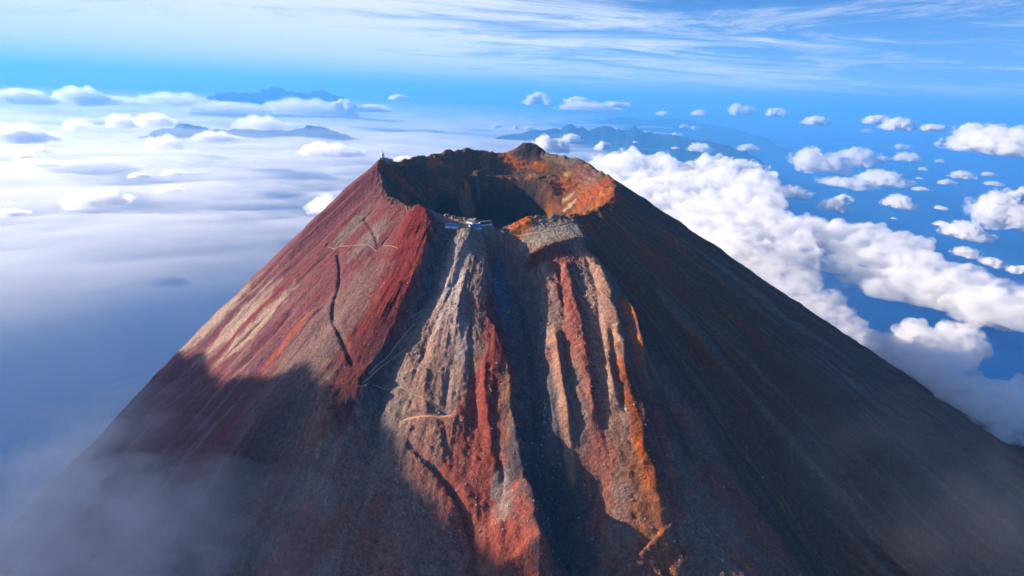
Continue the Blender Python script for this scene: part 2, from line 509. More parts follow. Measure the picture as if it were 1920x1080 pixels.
def HT(X, Y, detail=True):
    """full height"""
    X = np.asarray(X, dtype=np.float64)
    Y = np.asarray(Y, dtype=np.float64)
    shp = X.shape
    X = X.ravel()
    Y = Y.ravel()
    z = H0(X, Y)
    for (line, h, wl, wr, p) in FEATS:
        m = max(wl.max(), wr.max()) * 3.2
        lo, hi = line.min(0) - m, line.max(0) + m
        k = np.nonzero((X > lo[0]) & (X < hi[0]) & (Y > lo[1]) & (Y < hi[1]))[0]
        if len(k) == 0:
            continue
        wob = 0.0
        if max(wl.max(), wr.max()) > 20:
            wob = 5.0 * fbm(X[k] / 34, Y[k] / 34, 3, 91)
        d, ix = line_dist(X[k], Y[k], line)
        d = d + wob
        ii = np.arange(len(h))
        hh = np.interp(ix, ii, h)
        w_ = np.where(d > 0, np.interp(ix, ii, wl), np.interp(ix, ii, wr))
        z[k] += hh * np.exp(-(np.abs(d) / w_) ** p)
    if detail:
        dx, dy = X - CX, Y - CY
        r = np.hypot(dx, dy)
        ph = np.arctan2(dx, -dy)
        rr = np.interp(np.degrees(ph), _fine, RR)
        s = np.maximum(r - rr, 0)
        out = sstep(-5, 60, r - rr)
        inn = 1 - out
        # furrows running down the slope: strands that keep their line for a long way, uneven in strength
        deg = np.degrees(ph)
        wp = .10 * fbm(ph * 9, s / 210, 3, 4)
        strand = ridged((ph + .12 * wp) * 19, s / 520 + 2, 3, 5, 0.5) * (.35 + .9 * np.abs(fbm(ph * 6, s / 260, 2, 6)))
        fine = fbm((ph + .10 * wp) * 95, s / 110, 3, 12) * (.5 + 1.1 * np.abs(fbm(ph * 12, s / 150, 2, 14)))
        rough = fbm(X / 13, Y / 13, 4, 40, 0.62)
        crag = ridged(X / 30, Y / 30, 3, 44, 0.55)
        ribz = sstep(-26, -16, deg) * (1 - sstep(24, 34, deg))        # rocky ribs in front
        calm = sstep(-62, -46, deg) * (1 - sstep(-30, -20, deg))
        smooth_r = sstep(28, 44, deg)
        a_str = 3.0 * (1 - 0.6 * calm) * (1 + 0.1 * smooth_r) * (1 - .2 * ribz)
        a_fin = .8 - .45 * smooth_r - .35 * calm
        a_rgh = 0.5 + .45 * ribz - .1 * smooth_r
        grow = sstep(0, 250, s)
        near = 1 + s / 2500
        onshelf = np.maximum(sstep(4, 10, deg) * (1 - sstep(28, 38, deg)) * (1 - sstep(95, 118, s)), .8 * sstep(-38, -28, deg) * (1 - sstep(-8, -4, deg)) * (1 - sstep(55, 80, s)))
        rills = ridged((ph + .10 * wp) * 42, s / 170, 3, 52, .55) * (.3 + 1.2 * np.abs(fbm(X / 60, Y / 60, 2, 53)))
        z += out * (1 - .9 * onshelf) * sstep(10, 90, s) * rills * (.9 * ribz + .4)
        z += out * (4.5 * fbm(X / 75, Y / 75, 3, 54) + 9.0 * fbm(ph * 7, s / 240, 2, 55) * (1 - .6 * ribz)) * sstep(20, 150, s)
        rocky = np.clip(ribz + sstep(-46, -34, deg) * (1 - sstep(-22, -16, deg)) * .6 + .12, 0, 1)
        crop = np.clip(ridged(X / 24, Y / 24, 4, 56, .6) - .75 + .5 * fbm(X / 110, Y / 110, 2, 57), 0, 1.2)
        z += out * (1 - onshelf) * rocky * 1.3 * crop * (1 - sstep(800, 1100, s))
        grit = fbm(X / 5.6, Y / 5.6, 2, 47, .6)
        a_grt = .40 + .75 * ribz + .12 * calm - .08 * smooth_r
        z += out * a_grt * grit * (1 - .4 * onshelf) * (1 - sstep(700, 1000, s))
        z += out * (1 - .82 * onshelf) * (a_str * strand * (0.35 + 0.65 * grow) + a_fin * fine + a_rgh * rough + ribz * .5 * crag) * near
        # buttresses inside the crater
        z += inn * sstep(0.1, 0.5, r / rr) * (4.2 * fbm(ph * 3.2 + .3 * fbm(X / 60, Y / 60, 2, 63), r / 120, 4, 60) * sstep(1.0, .84, r / rr) + 1.1 * rough + 1.1 * fbm(ph * 16 + .8 * fbm(X / 40, Y / 40, 2, 64), r / 40, 3, 61))
        # beds of lava standing out as ledges inside
        zz_ = z + 5 * fbm(X / 50, Y / 50, 3, 66)
        z += inn * sstep(.35, .5, r / rr) * (1 - sstep(.90, .97, r / rr)) * 1.9 * np.sin(zz_ * (2 * math.pi / 13.0))
        # broken crest
        cre = np.exp(-((r - rr) / 20) ** 2)
        z += cre * (5.0 * fbm(X / 27, Y / 27, 4, 77, .6) + 1.5 * np.clip(ridged(X / 44, Y / 44, 3, 78), 0, 2) - .5)
        z -= (1 - sstep(2200, 2600, r)) * 0.0
        z += sstep(900, 2500, r) * (1 - sstep(7500, 9300, r)) * sstep(60, 400, z) * 26 * ridged(ph * 9, r / 2500, 4, 8)
    z = np.maximum(z, -50)
    for (cx_, cy_, rad_, z0_) in PADS:
        d = np.hypot(X - cx_, Y - cy_)
        k = np.nonzero(d < rad_ * 1.6)[0]
        z[k] += (z0_ - z[k]) * (1 - sstep(rad_ * .8, rad_ * 1.5, d[k]))
    for (line, zc_, w_) in TRAILS:
        m = w_ * 4
        lo, hi = line.min(0) - m, line.max(0) + m
        k = np.nonzero((X > lo[0]) & (X < hi[0]) & (Y > lo[1]) & (Y < hi[1]))[0]
        if len(k):
            d, ix = line_dist(X[k], Y[k], line)
            z[k] += (np.interp(ix, np.arange(len(zc_)), zc_) - z[k]) * (1 - sstep(w_ * .7, w_ * 2.0, np.abs(d)))
    return z.reshape(shp)


# level ground for the buildings: (survey point, radius)
HUT_PX = [(848, 429, 17), (890, 430, 19), (883, 419, 12), (910, 423, 18), (945, 435, 11), (712, 303, 26)]
HUT_XY = hit([(a, b) for a, b, c_ in HUT_PX])
# the station stands on the crest itself
_sph = math.radians(-88)
HUT_XY[5] = (CX - 331 * math.cos(math.radians(4)), CY + 331 * math.sin(math.radians(4)) * 1.0)
_z = HT(HUT_XY[:, 0], HUT_XY[:, 1], False)
PADS = [(x_, y_, c_[2], z_) for (x_, y_), c_, z_ in zip(HUT_XY, HUT_PX, _z)]


def trail(P, w=2.6, step=7.0):
    q = hit(P, lambda a, b: HT(a, b, False))
    seg = np.r_[0, np.cumsum(np.hypot(*np.diff(q, axis=0).T))]
    n = max(6, int(seg[-1] / step))
    tt = np.linspace(0, seg[-1], n)
    line = np.stack([np.interp(tt, seg, q[:, 0]), np.interp(tt, seg, q[:, 1])], 1)
    pad = np.concatenate([line[:1], line, line[-1:]])
    line = (pad[:-2] + 2 * pad[1:-1] + pad[2:]) / 4
    zc = HT(line[:, 0], line[:, 1], False)
    pad = np.concatenate([zc[:1], zc, zc[-1:]])
    zc = (pad[:-2] + pad[1:-1] + pad[2:]) / 3
    TRAILS.append((line, zc, w))


TRAIL_PX = [
    ([(612, 462), (650, 462), (690, 459), (722, 461), (748, 466)], 3.0, 'faint pale track crossing the upper left flank'),
    ([(678, 722), (700, 702), (730, 676), (752, 662), (764, 652)], 3.8, 'bright sandy zigzag track in the gully beside the red ridge'),
    ([(690, 706), (716, 680), (742, 650), (748, 640), (764, 622), (778, 606)], 3.0, 'upper pale zigzag track in the gully beside the red ridge'),
    ([(768, 596), (784, 586), (796, 578)], 2.6, 'short pale track piece at the head of the shaded gully'),
    ([(677, 727), (710, 724), (745, 724), (780, 742), (815, 762), (845, 776)], 3.0, 'dim track crossing the lower grey rib'),
    ([(849, 778), (830, 783), (800, 779), (775, 782), (755, 791)], 4.2, 'curved orange track bend on the lower grey rib'),
    ([(951, 440), (985, 440), (1015, 436), (1040, 428), (1060, 423), (1085, 424), (1108, 422)], 2.8, 'pale footpath curving over the tilted grey shelf'),
    ([(729, 369), (740, 374), (756, 382), (772, 389)], 3.0, 'pale footpath along the left rim of the crater'),
]
_tr = []
for P, w, lab in TRAIL_PX:
    trail(P, w)

# columns are packed towards the side that faces the valley in front
ph_front = np.linspace(-112, 112, 1000)
ph_back = np.linspace(112, 248, 262)[1:-1]
PHI = np.radians(np.concatenate([ph_front, ph_back]))
r_in = np.linspace(0.002, 1.0, 150)
r_out = np.cumsum(np.r_[1.2, np.linspace(1.3, 3.6, 560)])
r_far = r_out[-1] + np.cumsum(np.geomspace(6, 700, 60))
rrp = np.interp((np.degrees(PHI) + 180) % 360 - 180, _fine, RR)
rad = np.concatenate([r_in[:, None] * rrp[None, :], rrp[None, :] + np.concatenate([r_out, r_far])[:, None]])
GX = CX + rad * np.sin(PHI)[None, :]
GY = CY - rad * np.cos(PHI)[None, :]
GZ = HT(GX, GY)
nr, nc = GX.shape
idx = np.arange(nr * nc).reshape(nr, nc)
nxt = np.roll(idx, -1, axis=1)
quads = np.stack([idx[:-1], idx[1:], nxt[1:], nxt[:-1]], -1).reshape(-1, 4)
VX = np.stack([GX, GY, GZ], -1).reshape(-1, 3)
vol_me = np_mesh('volcano', VX, quads)
# ------------------------------------------------------------------ what the mountain is made of (rock colours, with some light and shade painted in)
fX, fY = VX[:, 0].astype(np.float64), VX[:, 1].astype(np.float64)
fdx, fdy = fX - CX, fY - CY
fr = np.hypot(fdx, fdy)
fph = np.arctan2(fdx, -fdy)
fdeg = np.degrees(fph)
frr = np.interp(fdeg, _fine, RR)
fs = np.maximum(fr - frr, 0)
fout = sstep(-3, 8, fr - frr)
OX, OY = CX, CY


def lerp(a, b, w):
    return a + (np.asarray(b) - a) * w[:, None]


def bump_between(v, a0, a1, b0, b1):
    return sstep(a0, a1, v) * (1 - sstep(b0, b1, v))


warp = .02 * fbm(fph * 10, fs / 160, 3, 199)
streak = fbm((fph + warp * .4) * 42, fs / 700, 4, 201, 0.6)
streak2 = fbm((fph + warp) * 75, fs / 260, 4, 207, 0.6)
patch = fbm(fX / 90, fY / 90, 4, 211, 0.55)
grain = fbm(fX / 9, fY / 9, 3, 215, 0.6)
C = np.tile(np.array([.125, .080, .070]), (len(fX), 1))
# left flank: purple brown cinder with tan and red bands
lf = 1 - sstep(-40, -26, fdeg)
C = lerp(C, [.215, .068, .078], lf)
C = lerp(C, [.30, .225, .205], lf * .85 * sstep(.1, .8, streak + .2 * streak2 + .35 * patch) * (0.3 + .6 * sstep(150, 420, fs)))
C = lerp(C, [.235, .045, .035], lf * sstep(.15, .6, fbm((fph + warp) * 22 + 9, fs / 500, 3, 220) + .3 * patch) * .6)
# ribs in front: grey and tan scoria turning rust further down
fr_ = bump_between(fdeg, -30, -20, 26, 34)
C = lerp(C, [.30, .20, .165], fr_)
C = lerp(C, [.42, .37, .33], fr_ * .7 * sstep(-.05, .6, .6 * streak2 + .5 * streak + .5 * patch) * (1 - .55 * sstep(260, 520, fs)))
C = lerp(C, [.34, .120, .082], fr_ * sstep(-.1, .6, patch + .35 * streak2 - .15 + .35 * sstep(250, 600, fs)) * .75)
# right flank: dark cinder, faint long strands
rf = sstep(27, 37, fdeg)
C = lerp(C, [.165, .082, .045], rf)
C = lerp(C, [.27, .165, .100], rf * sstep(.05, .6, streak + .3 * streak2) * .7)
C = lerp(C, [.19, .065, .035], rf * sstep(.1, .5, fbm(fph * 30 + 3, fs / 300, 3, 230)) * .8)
# inside: dark walls
inn = 1 - fout
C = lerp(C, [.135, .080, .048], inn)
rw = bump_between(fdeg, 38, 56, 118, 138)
pit_shade = inn * (1 - sstep(.52 - .14 * rw, .66 - .14 * rw, fr / frr + .05 * patch))  # where the pit lies in shadow, reaching less far up the right wall
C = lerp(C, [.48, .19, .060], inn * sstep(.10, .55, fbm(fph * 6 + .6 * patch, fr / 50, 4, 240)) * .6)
# lower down the cone turns to forest
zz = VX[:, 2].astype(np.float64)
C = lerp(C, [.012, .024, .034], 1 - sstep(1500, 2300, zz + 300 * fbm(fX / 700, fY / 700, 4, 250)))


def splat(P, a, b, col, amt=1.0, soft=.5, ns=.35, rot=0.0, sc=22.0, streaky=False):
    """patch of other rock; a = half length down the slope, b = half width across it (m)"""
    global C
    for (qx, qy) in hit(P, H0):
        rx, ry = qx - OX, qy - OY
        L = math.hypot(rx, ry) + 1e-6
        ux, uy = rx / L, ry / L
        cr, sr = math.cos(R(rot)), math.sin(R(rot))
        ux, uy = ux * cr - uy * sr, ux * sr + uy * cr
        m = max(a, b) * 2
        k = np.nonzero((np.abs(fX - qx) < m) & (np.abs(fY - qy) < m))[0]
        if not len(k):
            continue
        x_, y_ = fX[k] - qx, fY[k] - qy
        al = (x_ * ux + y_ * uy) / a
        ac = (-x_ * uy + y_ * ux) / b
        d = np.sqrt(al * al + ac * ac)
        n = fbm(fX[k] / sc, fY[k] / sc, 4, 300 + len(k) % 50)
        if streaky:
            n = n * .8 + streak2[k] * .45
        w = (1 - sstep(1 - soft, 1 + soft * .3, d + ns * n)) * amt
        C[k] = C[k] + (np.asarray(col) - C[k]) * w[:, None]


RED, DRED, ORANGE = (.245, .036, .028), (.13, .028, .026), (.62, .175, .035)
TAN, CREAM, GREY, RUST = (.44, .33, .26), (.60, .47, .30), (.36, .33, .31), (.30, .068, .052)
BLUEGREY = (.15, .19, .29)
DARK = (.070, .052, .046)
# red ridge and the slope left of it
splat([(790, 430)], 70, 40, RED, .95)
splat([(755, 500), (730, 560), (705, 620)], 130, 70, RED, .9, streaky=True)
splat([(660, 560), (640, 500), (690, 520)], 120, 46, (.20, .070, .066), .6, streaky=True)
splat([(600, 470), (560, 530)], 140, 40, (.185, .058, .060), .6, streaky=True)
splat([(690, 680), (672, 730)], 90, 45, DRED, .8)
splat([(735, 410), (700, 375)], 40, 40, (.22, .10, .095), .8)
splat([(742, 402)], 26, 8, RED, .9)
splat([(690, 450), (660, 430)], 60, 34, (.26, .20, .175), .8)
splat([(640, 620), (575, 640)], 150, 60, (.25, .165, .145), .7, streaky=True)
splat([(540, 635)], 70, 12, (.46, .13, .075), .85)
splat([(440, 610), (405, 595), (470, 620)], 120, 40, (.56, .43, .34), .8, streaky=True)  # tan lava bands, brightened to paint in a sunlit patch
splat([(470, 600)], 160, 9, RED, .8)
splat([(425, 665)], 90, 10, DRED, .8)
# gully right of the red ridge: violet grey scree
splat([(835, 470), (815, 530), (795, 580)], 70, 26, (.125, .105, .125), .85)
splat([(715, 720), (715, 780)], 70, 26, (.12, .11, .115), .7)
splat([(770, 680), (760, 740), (790, 640)], 90, 34, (.36, .29, .25), .7, streaky=True)
# grey rib
splat([(895, 450), (880, 480)], 50, 26, (.36, .30, .25), .85)
splat([(850, 540), (840, 590), (828, 650), (850, 700)], 80, 30, (.48, .42, .40), .8, streaky=True)
splat([(905, 500), (912, 560)], 60, 12, (.46, .36, .28), .8, streaky=True)
splat([(925, 620), (935, 680)], 90, 26, (.25, .060, .050), .75, streaky=True)
splat([(800, 700), (820, 760)], 110, 50, (.40, .24, .185), .6, streaky=True)
splat([(900, 800), (930, 760)], 100, 34, RUST, .8)
splat([(950, 820)], 90, 14, (.36, .21, .13), .7)
splat([(880, 900), (920, 1000), (990, 1020)], 100, 60, (.38, .110, .078), .8)
splat([(940, 960)], 40, 20, (.40, .36, .33), .7)
# central gully
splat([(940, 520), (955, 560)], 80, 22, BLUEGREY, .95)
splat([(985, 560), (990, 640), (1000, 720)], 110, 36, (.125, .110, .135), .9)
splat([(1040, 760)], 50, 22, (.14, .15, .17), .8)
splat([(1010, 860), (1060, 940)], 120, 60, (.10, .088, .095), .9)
# right ribs
splat([(1005, 468), (1040, 470), (1075, 470)], 11, 30, (.21, .040, .036), .9)
splat([(1050, 500), (1065, 560), (1080, 640)], 70, 24, (.32, .095, .072), .75, streaky=True)
splat([(1100, 500), (1125, 560), (1135, 640), (1140, 720), (1150, 790)], 80, 22, (.48, .30, .225), .9, streaky=True)
splat([(1045, 650), (1052, 720), (1062, 800)], 60, 12, (.46, .28, .20), .85)
splat([(1100, 700), (1115, 790)], 80, 14, (.42, .165, .120), .8, streaky=True)
splat([(1190, 830), (1205, 890)], 70, 7, (.70, .18, .035), .9)
splat([(1172, 750), (1182, 790)], 50, 8, (.58, .12, .035), .9)
splat([(1180, 620), (1200, 690)], 50, 9, (.46, .17, .06), .85)
splat([(1212, 930), (1226, 975), (1240, 1020)], 60, 8, (.66, .17, .04), .9)
splat([(1210, 960), (1225, 1010)], 70, 26, (.44, .19, .10), .8, streaky=True)
# right flank details
splat([(1240, 430), (1270, 460)], 60, 22, (.34, .17, .085), .7, streaky=True)
splat([(1200, 470), (1260, 520)], 120, 34, (.22, .085, .045), .7, streaky=True)
splat([(1380, 520), (1480, 600), (1560, 690)], 200, 22, (.28, .225, .18), .75, streaky=True)
splat([(1280, 600), (1330, 650)], 50, 14, (.14, .135, .135), .7)
for k_ in range(26):
    _r = random.Random(900 + k_)
    splat([(_r.uniform(1180, 1700), _r.uniform(430, 900))], _r.uniform(40, 150), _r.uniform(8, 26), _r.choice([(.30, .19, .12), (.22, .085, .05), (.10, .055, .035), (.25, .20, .165), (.33, .17, .08)]), _r.uniform(.35, .75), streaky=True, ns=.6)
# the tilted shelf
splat([(1045, 425)], 62, 90, (.34, .27, .215), .95, ns=.15)
splat([(1060, 428), (1020, 432)], 28, 50, (.50, .45, .38), .75)
splat([(985, 412), (968, 424)], 34, 18, ORANGE, .8)
splat([(1100, 418), (1105, 436)], 26, 8, (.42, .09, .05), .9)
splat([(1050, 404)], 8, 80, (.40, .24, .12), .7)
# crater: right wall, spills, floor of the bowl behind
splat([(1085, 345), (1075, 365), (1060, 340), (1090, 385)], 60, 50, (.30, .115, .060), .9, ns=.25)
C = lerp(C, [.034, .027, .024], pit_shade * .92)  # shadow in the pit painted into the rock colour
splat([(1120, 350), (1105, 375), (1135, 370)], 60, 55, (.36, .105, .055), .95, ns=.2)
splat([(1098, 322), (1110, 335)], 30, 60, (.27, .15, .125), .8)
splat([(1120, 385), (1135, 360)], 26, 40, (.56, .20, .08), .7)
splat([(1068, 385), (1066, 370)], 22, 10, CREAM, .95)
splat([(1062, 350)], 18, 16, ORANGE, .95)
splat([(1045, 345), (1052, 338)], 22, 16, (.52, .20, .08), .8)
splat([(1065, 326)], 12, 14, (.46, .38, .16), .8)
splat([(960, 302), (985, 305), (1010, 312)], 20, 40, (.46, .15, .05), .9)
splat([(945, 280), (958, 288)], 28, 18, (.50, .16, .05), .85)
splat([(985, 270), (1000, 280)], 46, 46, (.062, .048, .050), .95)  # dome's near face, its shade painted in as dark rock
splat([(1040, 292), (1070, 300)], 30, 50, (.24, .19, .165), .8)
splat([(820, 305), (812, 309)], 16, 26, ORANGE, .8)
splat([(835, 345), (815, 335)], 40, 30, (.26, .13, .07), .8)
splat([(876, 352)], 20, 10, (.50, .20, .06), .85)
splat([(770, 350), (755, 343)], 34, 12, (.46, .12, .05), .85)
splat([(895, 345)], 34, 6, (.15, .155, .17), .6)
splat([(830, 283), (842, 281)], 12, 14, (.42, .20, .06), .8)
splat([(870, 386), (880, 392)], 22, 22, (.30, .235, .19), .85)
# terrace with the huts, and the orange spur beside it
splat([(850, 414), (880, 417), (825, 406), (900, 420)], 26, 40, (.44, .36, .29), .95, ns=.2)
splat([(805, 408), (825, 418)], 16, 22, (.30, .30, .35), .8)
splat([(906, 414)], 12, 14, (.60, .16, .05), .9)
splat([(872, 427), (890, 426)], 10, 22, (.66, .62, .56), .85)

lum = C @ np.array([.3, .6, .1])
C = lum[:, None] + (C - lum[:, None]) * 1.22
C = C * .54 * (1 + .26 * grain + .14 * streak2 * fout)[:, None]
C = np.clip(C, .008, .9)
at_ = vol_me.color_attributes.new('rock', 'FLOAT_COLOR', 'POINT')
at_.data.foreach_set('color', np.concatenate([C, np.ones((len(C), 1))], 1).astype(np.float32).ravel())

m, t, o = new_mat('volcanic_rock')
p = N(t, 'ShaderNodeBsdfPrincipled', i_Roughness=0.92)
p.inputs['Specular IOR Level'].default_value = 0.15
ca = N(t, 'ShaderNodeAttribute', attribute_name='rock')
ge = N(t, 'ShaderNodeNewGeometry')
n1 = N(t, 'ShaderNodeTexNoise', i_Scale=0.22, i_Detail=6.0, i_Roughness=0.68)
n2 = N(t, 'ShaderNodeTexVoronoi', i_Scale=0.30)
n3 = N(t, 'ShaderNodeTexNoise', i_Scale=0.05, i_Detail=4.0, i_Roughness=0.6)
for n_ in (n1, n2, n3):
    t.links.new(ge.outputs['Position'], n_.inputs['Vector'])
c1 = ramp(t, n1.outputs[0], [(.30, (.50, .50, .52)), (.50, (1, 1, 1)), (.70, (1.6, 1.56, 1.5))])
c2 = mix(t, 1.0, ca.outputs['Color'], c1, 'MULTIPLY')
t.links.new(c2, p.inputs['Base Color'])
hh = mth(t, 'ADD', mth(t, 'MULTIPLY', n1.outputs[0], 2.2), mth(t, 'MULTIPLY', n2.outputs['Distance'], -0.45))
bn = N(t, 'ShaderNodeBump', i_Strength=0.9, i_Distance=2.2)
t.links.new(hh, bn.inputs['Height'])
t.links.new(bn.outputs[0], p.inputs['Normal'])
t.links.new(p.outputs[0], o.inputs['Surface'])
ROCK = m
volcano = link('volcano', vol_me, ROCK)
tag(volcano, 'steep red and brown volcanic cone with an open summit crater', None, None, 'structure')
# ------------------------------------------------------------------ far ground, far ranges, air
FARR = 350000.0
rg = np.concatenate([np.linspace(300, 12000, 30), np.geomspace(13000, FARR, 60)])
ag = np.linspace(0, 2 * math.pi, 181)[:-1]
gx = rg[:, None] * np.cos(ag)[None]
gy = 1452 + rg[:, None] * np.sin(ag)[None]
gi = np.arange(gx.size).reshape(gx.shape)
gn = np.roll(gi, -1, 1)
gq = np.stack([gi[:-1], gi[1:], gn[1:], gn[:-1]], -1).reshape(-1, 4)
g_me = np_mesh('ground', np.stack([gx, gy, np.zeros_like(gx)], -1).reshape(-1, 3), gq)
m, t, o = new_mat('lowland')
p = N(t, 'ShaderNodeBsdfPrincipled', i_Roughness=0.9)
p.inputs['Specular IOR Level'].default_value = 0.1
ge = N(t, 'ShaderNodeNewGeometry')
mp = N(t, 'ShaderNodeMapping')
mp.inputs['Scale'].default_value = (1e-3, 1e-3, 1e-3)
t.links.new(ge.outputs['Position'], mp.inputs[0])
a1 = N(t, 'ShaderNodeTexNoise', i_Scale=0.16, i_Detail=8.0, i_Roughness=0.6)
a2 = N(t, 'ShaderNodeTexNoise', i_Scale=0.5, i_Detail=7.0, i_Roughness=0.65)
a3 = N(t, 'ShaderNodeTexVoronoi', i_Scale=5.0)
a4 = N(t, 'ShaderNodeTexNoise', i_Scale=0.022, i_Detail=6.0, i_Roughness=0.55)
for n_ in (a1, a2, a3, a4):
    t.links.new(mp.outputs[0], n_.inputs['Vector'])
land = ramp(t, a1.outputs[0], [(.35, (.008, .020, .034)), (.6, (.014, .030, .046)), (.75, (.03, .05, .06))])
townm = mth(t, 'MULTIPLY', mapr(t, a2.outputs[0], .56, .66), mapr(t, a3.outputs['Distance'], .75, .25))
land = mix(t, townm, land, (.20, .21, .23, 1))
seam = mapr(t, a4.outputs[0], .36, .375)
t.links.new(mix(t, seam, land, (.002, .050, .20, 1)), p.inputs['Base Color'])
t.links.new(mapr(t, seam, 0, 1, .9, .28), p.inputs['Roughness'])
t.links.new(mapr(t, seam, 0, 1, .1, .5), p.inputs['Specular IOR Level'])
t.links.new(p.outputs[0], o.inputs['Surface'])
ground = tag(link('ground', g_me, m), 'dark lowland and sea far below the clouds', None, None, 'structure')


def at(x, y, dist=None, z=None):
    """survey pixel -> point at a plan distance, or at a height"""
    d = rays([(x, y)])[0]
    h = math.hypot(d[0], d[1])
    if dist is None:
        dist = (z - CAM_Z) / (d[2] / h)
    return Vector((d[0] / h * dist, d[1] / h * dist, CAM_Z + d[2] / h * dist))


forest = plain('far_forest', (.014, .028, .040), .95, .35, .0012)


def mountain(name, label, tops, dist, width, seed, base=-5.0):
    """a range of hills whose skyline passes through the surveyed tops"""
    pts = [at(x, y, dist) for (x, y) in tops]
    n, mrow = 240, 60
    q = np.array([(v.x, v.y, v.z) for v in pts])
    u = np.linspace(0, 1, n)
    sx = np.linspace(0, 1, len(q))
    ln = np.stack([np.interp(u, sx, q[:, k]) for k in range(3)], 1)
    dirv = q[-1, :2] - q[0, :2]
    dirv /= np.linalg.norm(dirv)
    nrm = np.array([-dirv[1], dirv[0]])
    w = np.linspace(-1, 1, mrow)
    X = ln[:, None, 0] + nrm[0] * w[None] * width
    Y = ln[:, None, 1] + nrm[1] * w[None] * width
    k = 1.0 / (width * .55)
    rdg = ridged(X * k, Y * k, 4, seed, .42)
    prof = np.clip(1 - np.abs(w) ** .8, 0, 1)[None] * (sstep(0, .10, u) * (1 - sstep(.90, 1, u)))[:, None]
    pk = 1 + .05 * fbm(u * 26, u * 0 + seed, 3, seed)
    Z = base + (ln[:, None, 2] - base) * pk[:, None] * np.clip(prof * (.76 + .20 * np.clip(rdg / 1.3, -1, 1) * (1 - .7 * np.exp(-(w / .12) ** 2))[None] + .24 * np.exp(-(w / .12) ** 2)[None]), 0, None) - 30 * (prof <= .02)
    ii = np.arange(n * mrow).reshape(n, mrow)
    qd = np.stack([ii[:-1, :-1], ii[1:, :-1], ii[1:, 1:], ii[:-1, 1:]], -1).reshape(-1, 4)
    o_ = link(name, np_mesh(name, np.stack([X, Y, Z], -1).reshape(-1, 3), qd), forest)
    return tag(o_, label, None, None, 'structure')


mountain('hills', 'distant blue mountain ridge rising behind the cloud line on the left horizon',
         [(335, 225), (355, 195), (380, 182), (405, 171), (440, 168), (475, 174), (495, 167), (512, 163), (535, 170), (560, 174), (600, 170), (630, 177), (665, 188), (690, 225)], 46000, 7000, 501)
mountain('hills', 'grey blue hills poking through the milky cloud layer left of the crater',
         [(200, 285), (240, 266), (280, 252), (300, 240), (350, 232), (390, 237), (430, 246), (470, 239), (520, 242), (560, 241), (590, 234), (625, 246), (660, 256), (700, 264), (740, 285)], 27000, 4000, 511)
mountain('hills', 'deep blue mountain ridge behind the summit right of the dome',
         [(850, 305), (890, 275), (940, 256), (1000, 244), (1040, 240), (1072, 234), (1105, 242), (1130, 238), (1165, 244), (1190, 240), (1220, 250), (1290, 256), (1340, 268), (1390, 282), (1440, 302), (1500, 330)], 31000, 4600, 521)
mountain('hills', 'faint blue ridge fading into haze far right of the summit',
         [(1030, 262), (1080, 236), (1130, 225), (1180, 218), (1220, 224), (1262, 221), (1310, 230), (1370, 240), (1430, 255), (1490, 285)], 60000, 7000, 531)

hz = bpy.data.meshes.new('haze')
bx0, bx1, by0, by1, bz0, bz1 = -FARR - 500, FARR + 500, -FARR + 900, FARR + 2000, -60.0, 5600.0
hz.from_pydata([(x, y, z) for z in (bz0, bz1) for y in (by0, by1) for x in (bx0, bx1)], [],
               [(0, 2, 3, 1), (4, 5, 7, 6), (0, 1, 5, 4), (2, 6, 7, 3), (0, 4, 6, 2), (1, 3, 7, 5)])
m, t, o = new_mat('haze_air')
pv = N(t, 'ShaderNodeVolumePrincipled')
pv.inputs['Color'].default_value = (.10, .41, .93, 1)
pv.inputs['Density'].default_value = 3.2e-5
pv.inputs['Anisotropy'].default_value = 0.1
t.links.new(pv.outputs[0], o.inputs['Volume'])
haze = tag(link('haze', hz, m), 'thin blue air filling the whole view', None, None, 'stuff')
# ------------------------------------------------------------------ clouds
import bmesh


def cloud_mat(name, dens, col=(1, 1, 1), aniso=0.15, frac=None, lo=.40, hi=.56, tear=0.0):
    """drops in air; frac = size of the eddies that tear it (object units)"""
    m, t, o = new_mat(name)
    pv = N(t, 'ShaderNodeVolumePrincipled')
    pv.inputs['Color'].default_value = (*col, 1)
    pv.inputs['Density'].default_value = dens
    pv.inputs['Anisotropy'].default_value = aniso
    if frac:
        tc = N(t, 'ShaderNodeTexCoord')
        nz = N(t, 'ShaderNodeTexNoise', i_Scale=1.0 / frac, i_Detail=5.0, i_Roughness=0.68)
        t.links.new(tc.outputs['Object'], nz.inputs['Vector'])
        val = nz.outputs[0]
        if tear:                       # thins towards its outskirts
            vm = N(t, 'ShaderNodeVectorMath', operation='MULTIPLY_ADD')
            vm.inputs[1].default_value = (2, 2, 1.6)
            vm.inputs[2].default_value = (-1, -1, -.6)
            t.links.new(tc.outputs['Generated'], vm.inputs[0])
            vl = N(t, 'ShaderNodeVectorMath', operation='LENGTH')
            t.links.new(vm.outputs[0], vl.inputs[0])
            val = mth(t, 'ADD', val, mth(t, 'MULTIPLY', mth(t, 'SUBTRACT', .62, vl.outputs['Value']), tear))
        t.links.new(mth(t, 'MULTIPLY', mapr(t, val, lo, hi), dens), pv.inputs['Density'])
    t.links.new(pv.outputs[0], o.inputs['Volume'])
    return m


_ico = {}


def ico(sub):
    if sub not in _ico:
        b = bmesh.new()
        bmesh.ops.create_icosphere(b, subdivisions=sub, radius=1)
        _ico[sub] = (np.array([v.co[:] for v in b.verts]), np.array([[v.index for v in f.verts] for f in b.faces]))
        b.free()
    return _ico[sub]


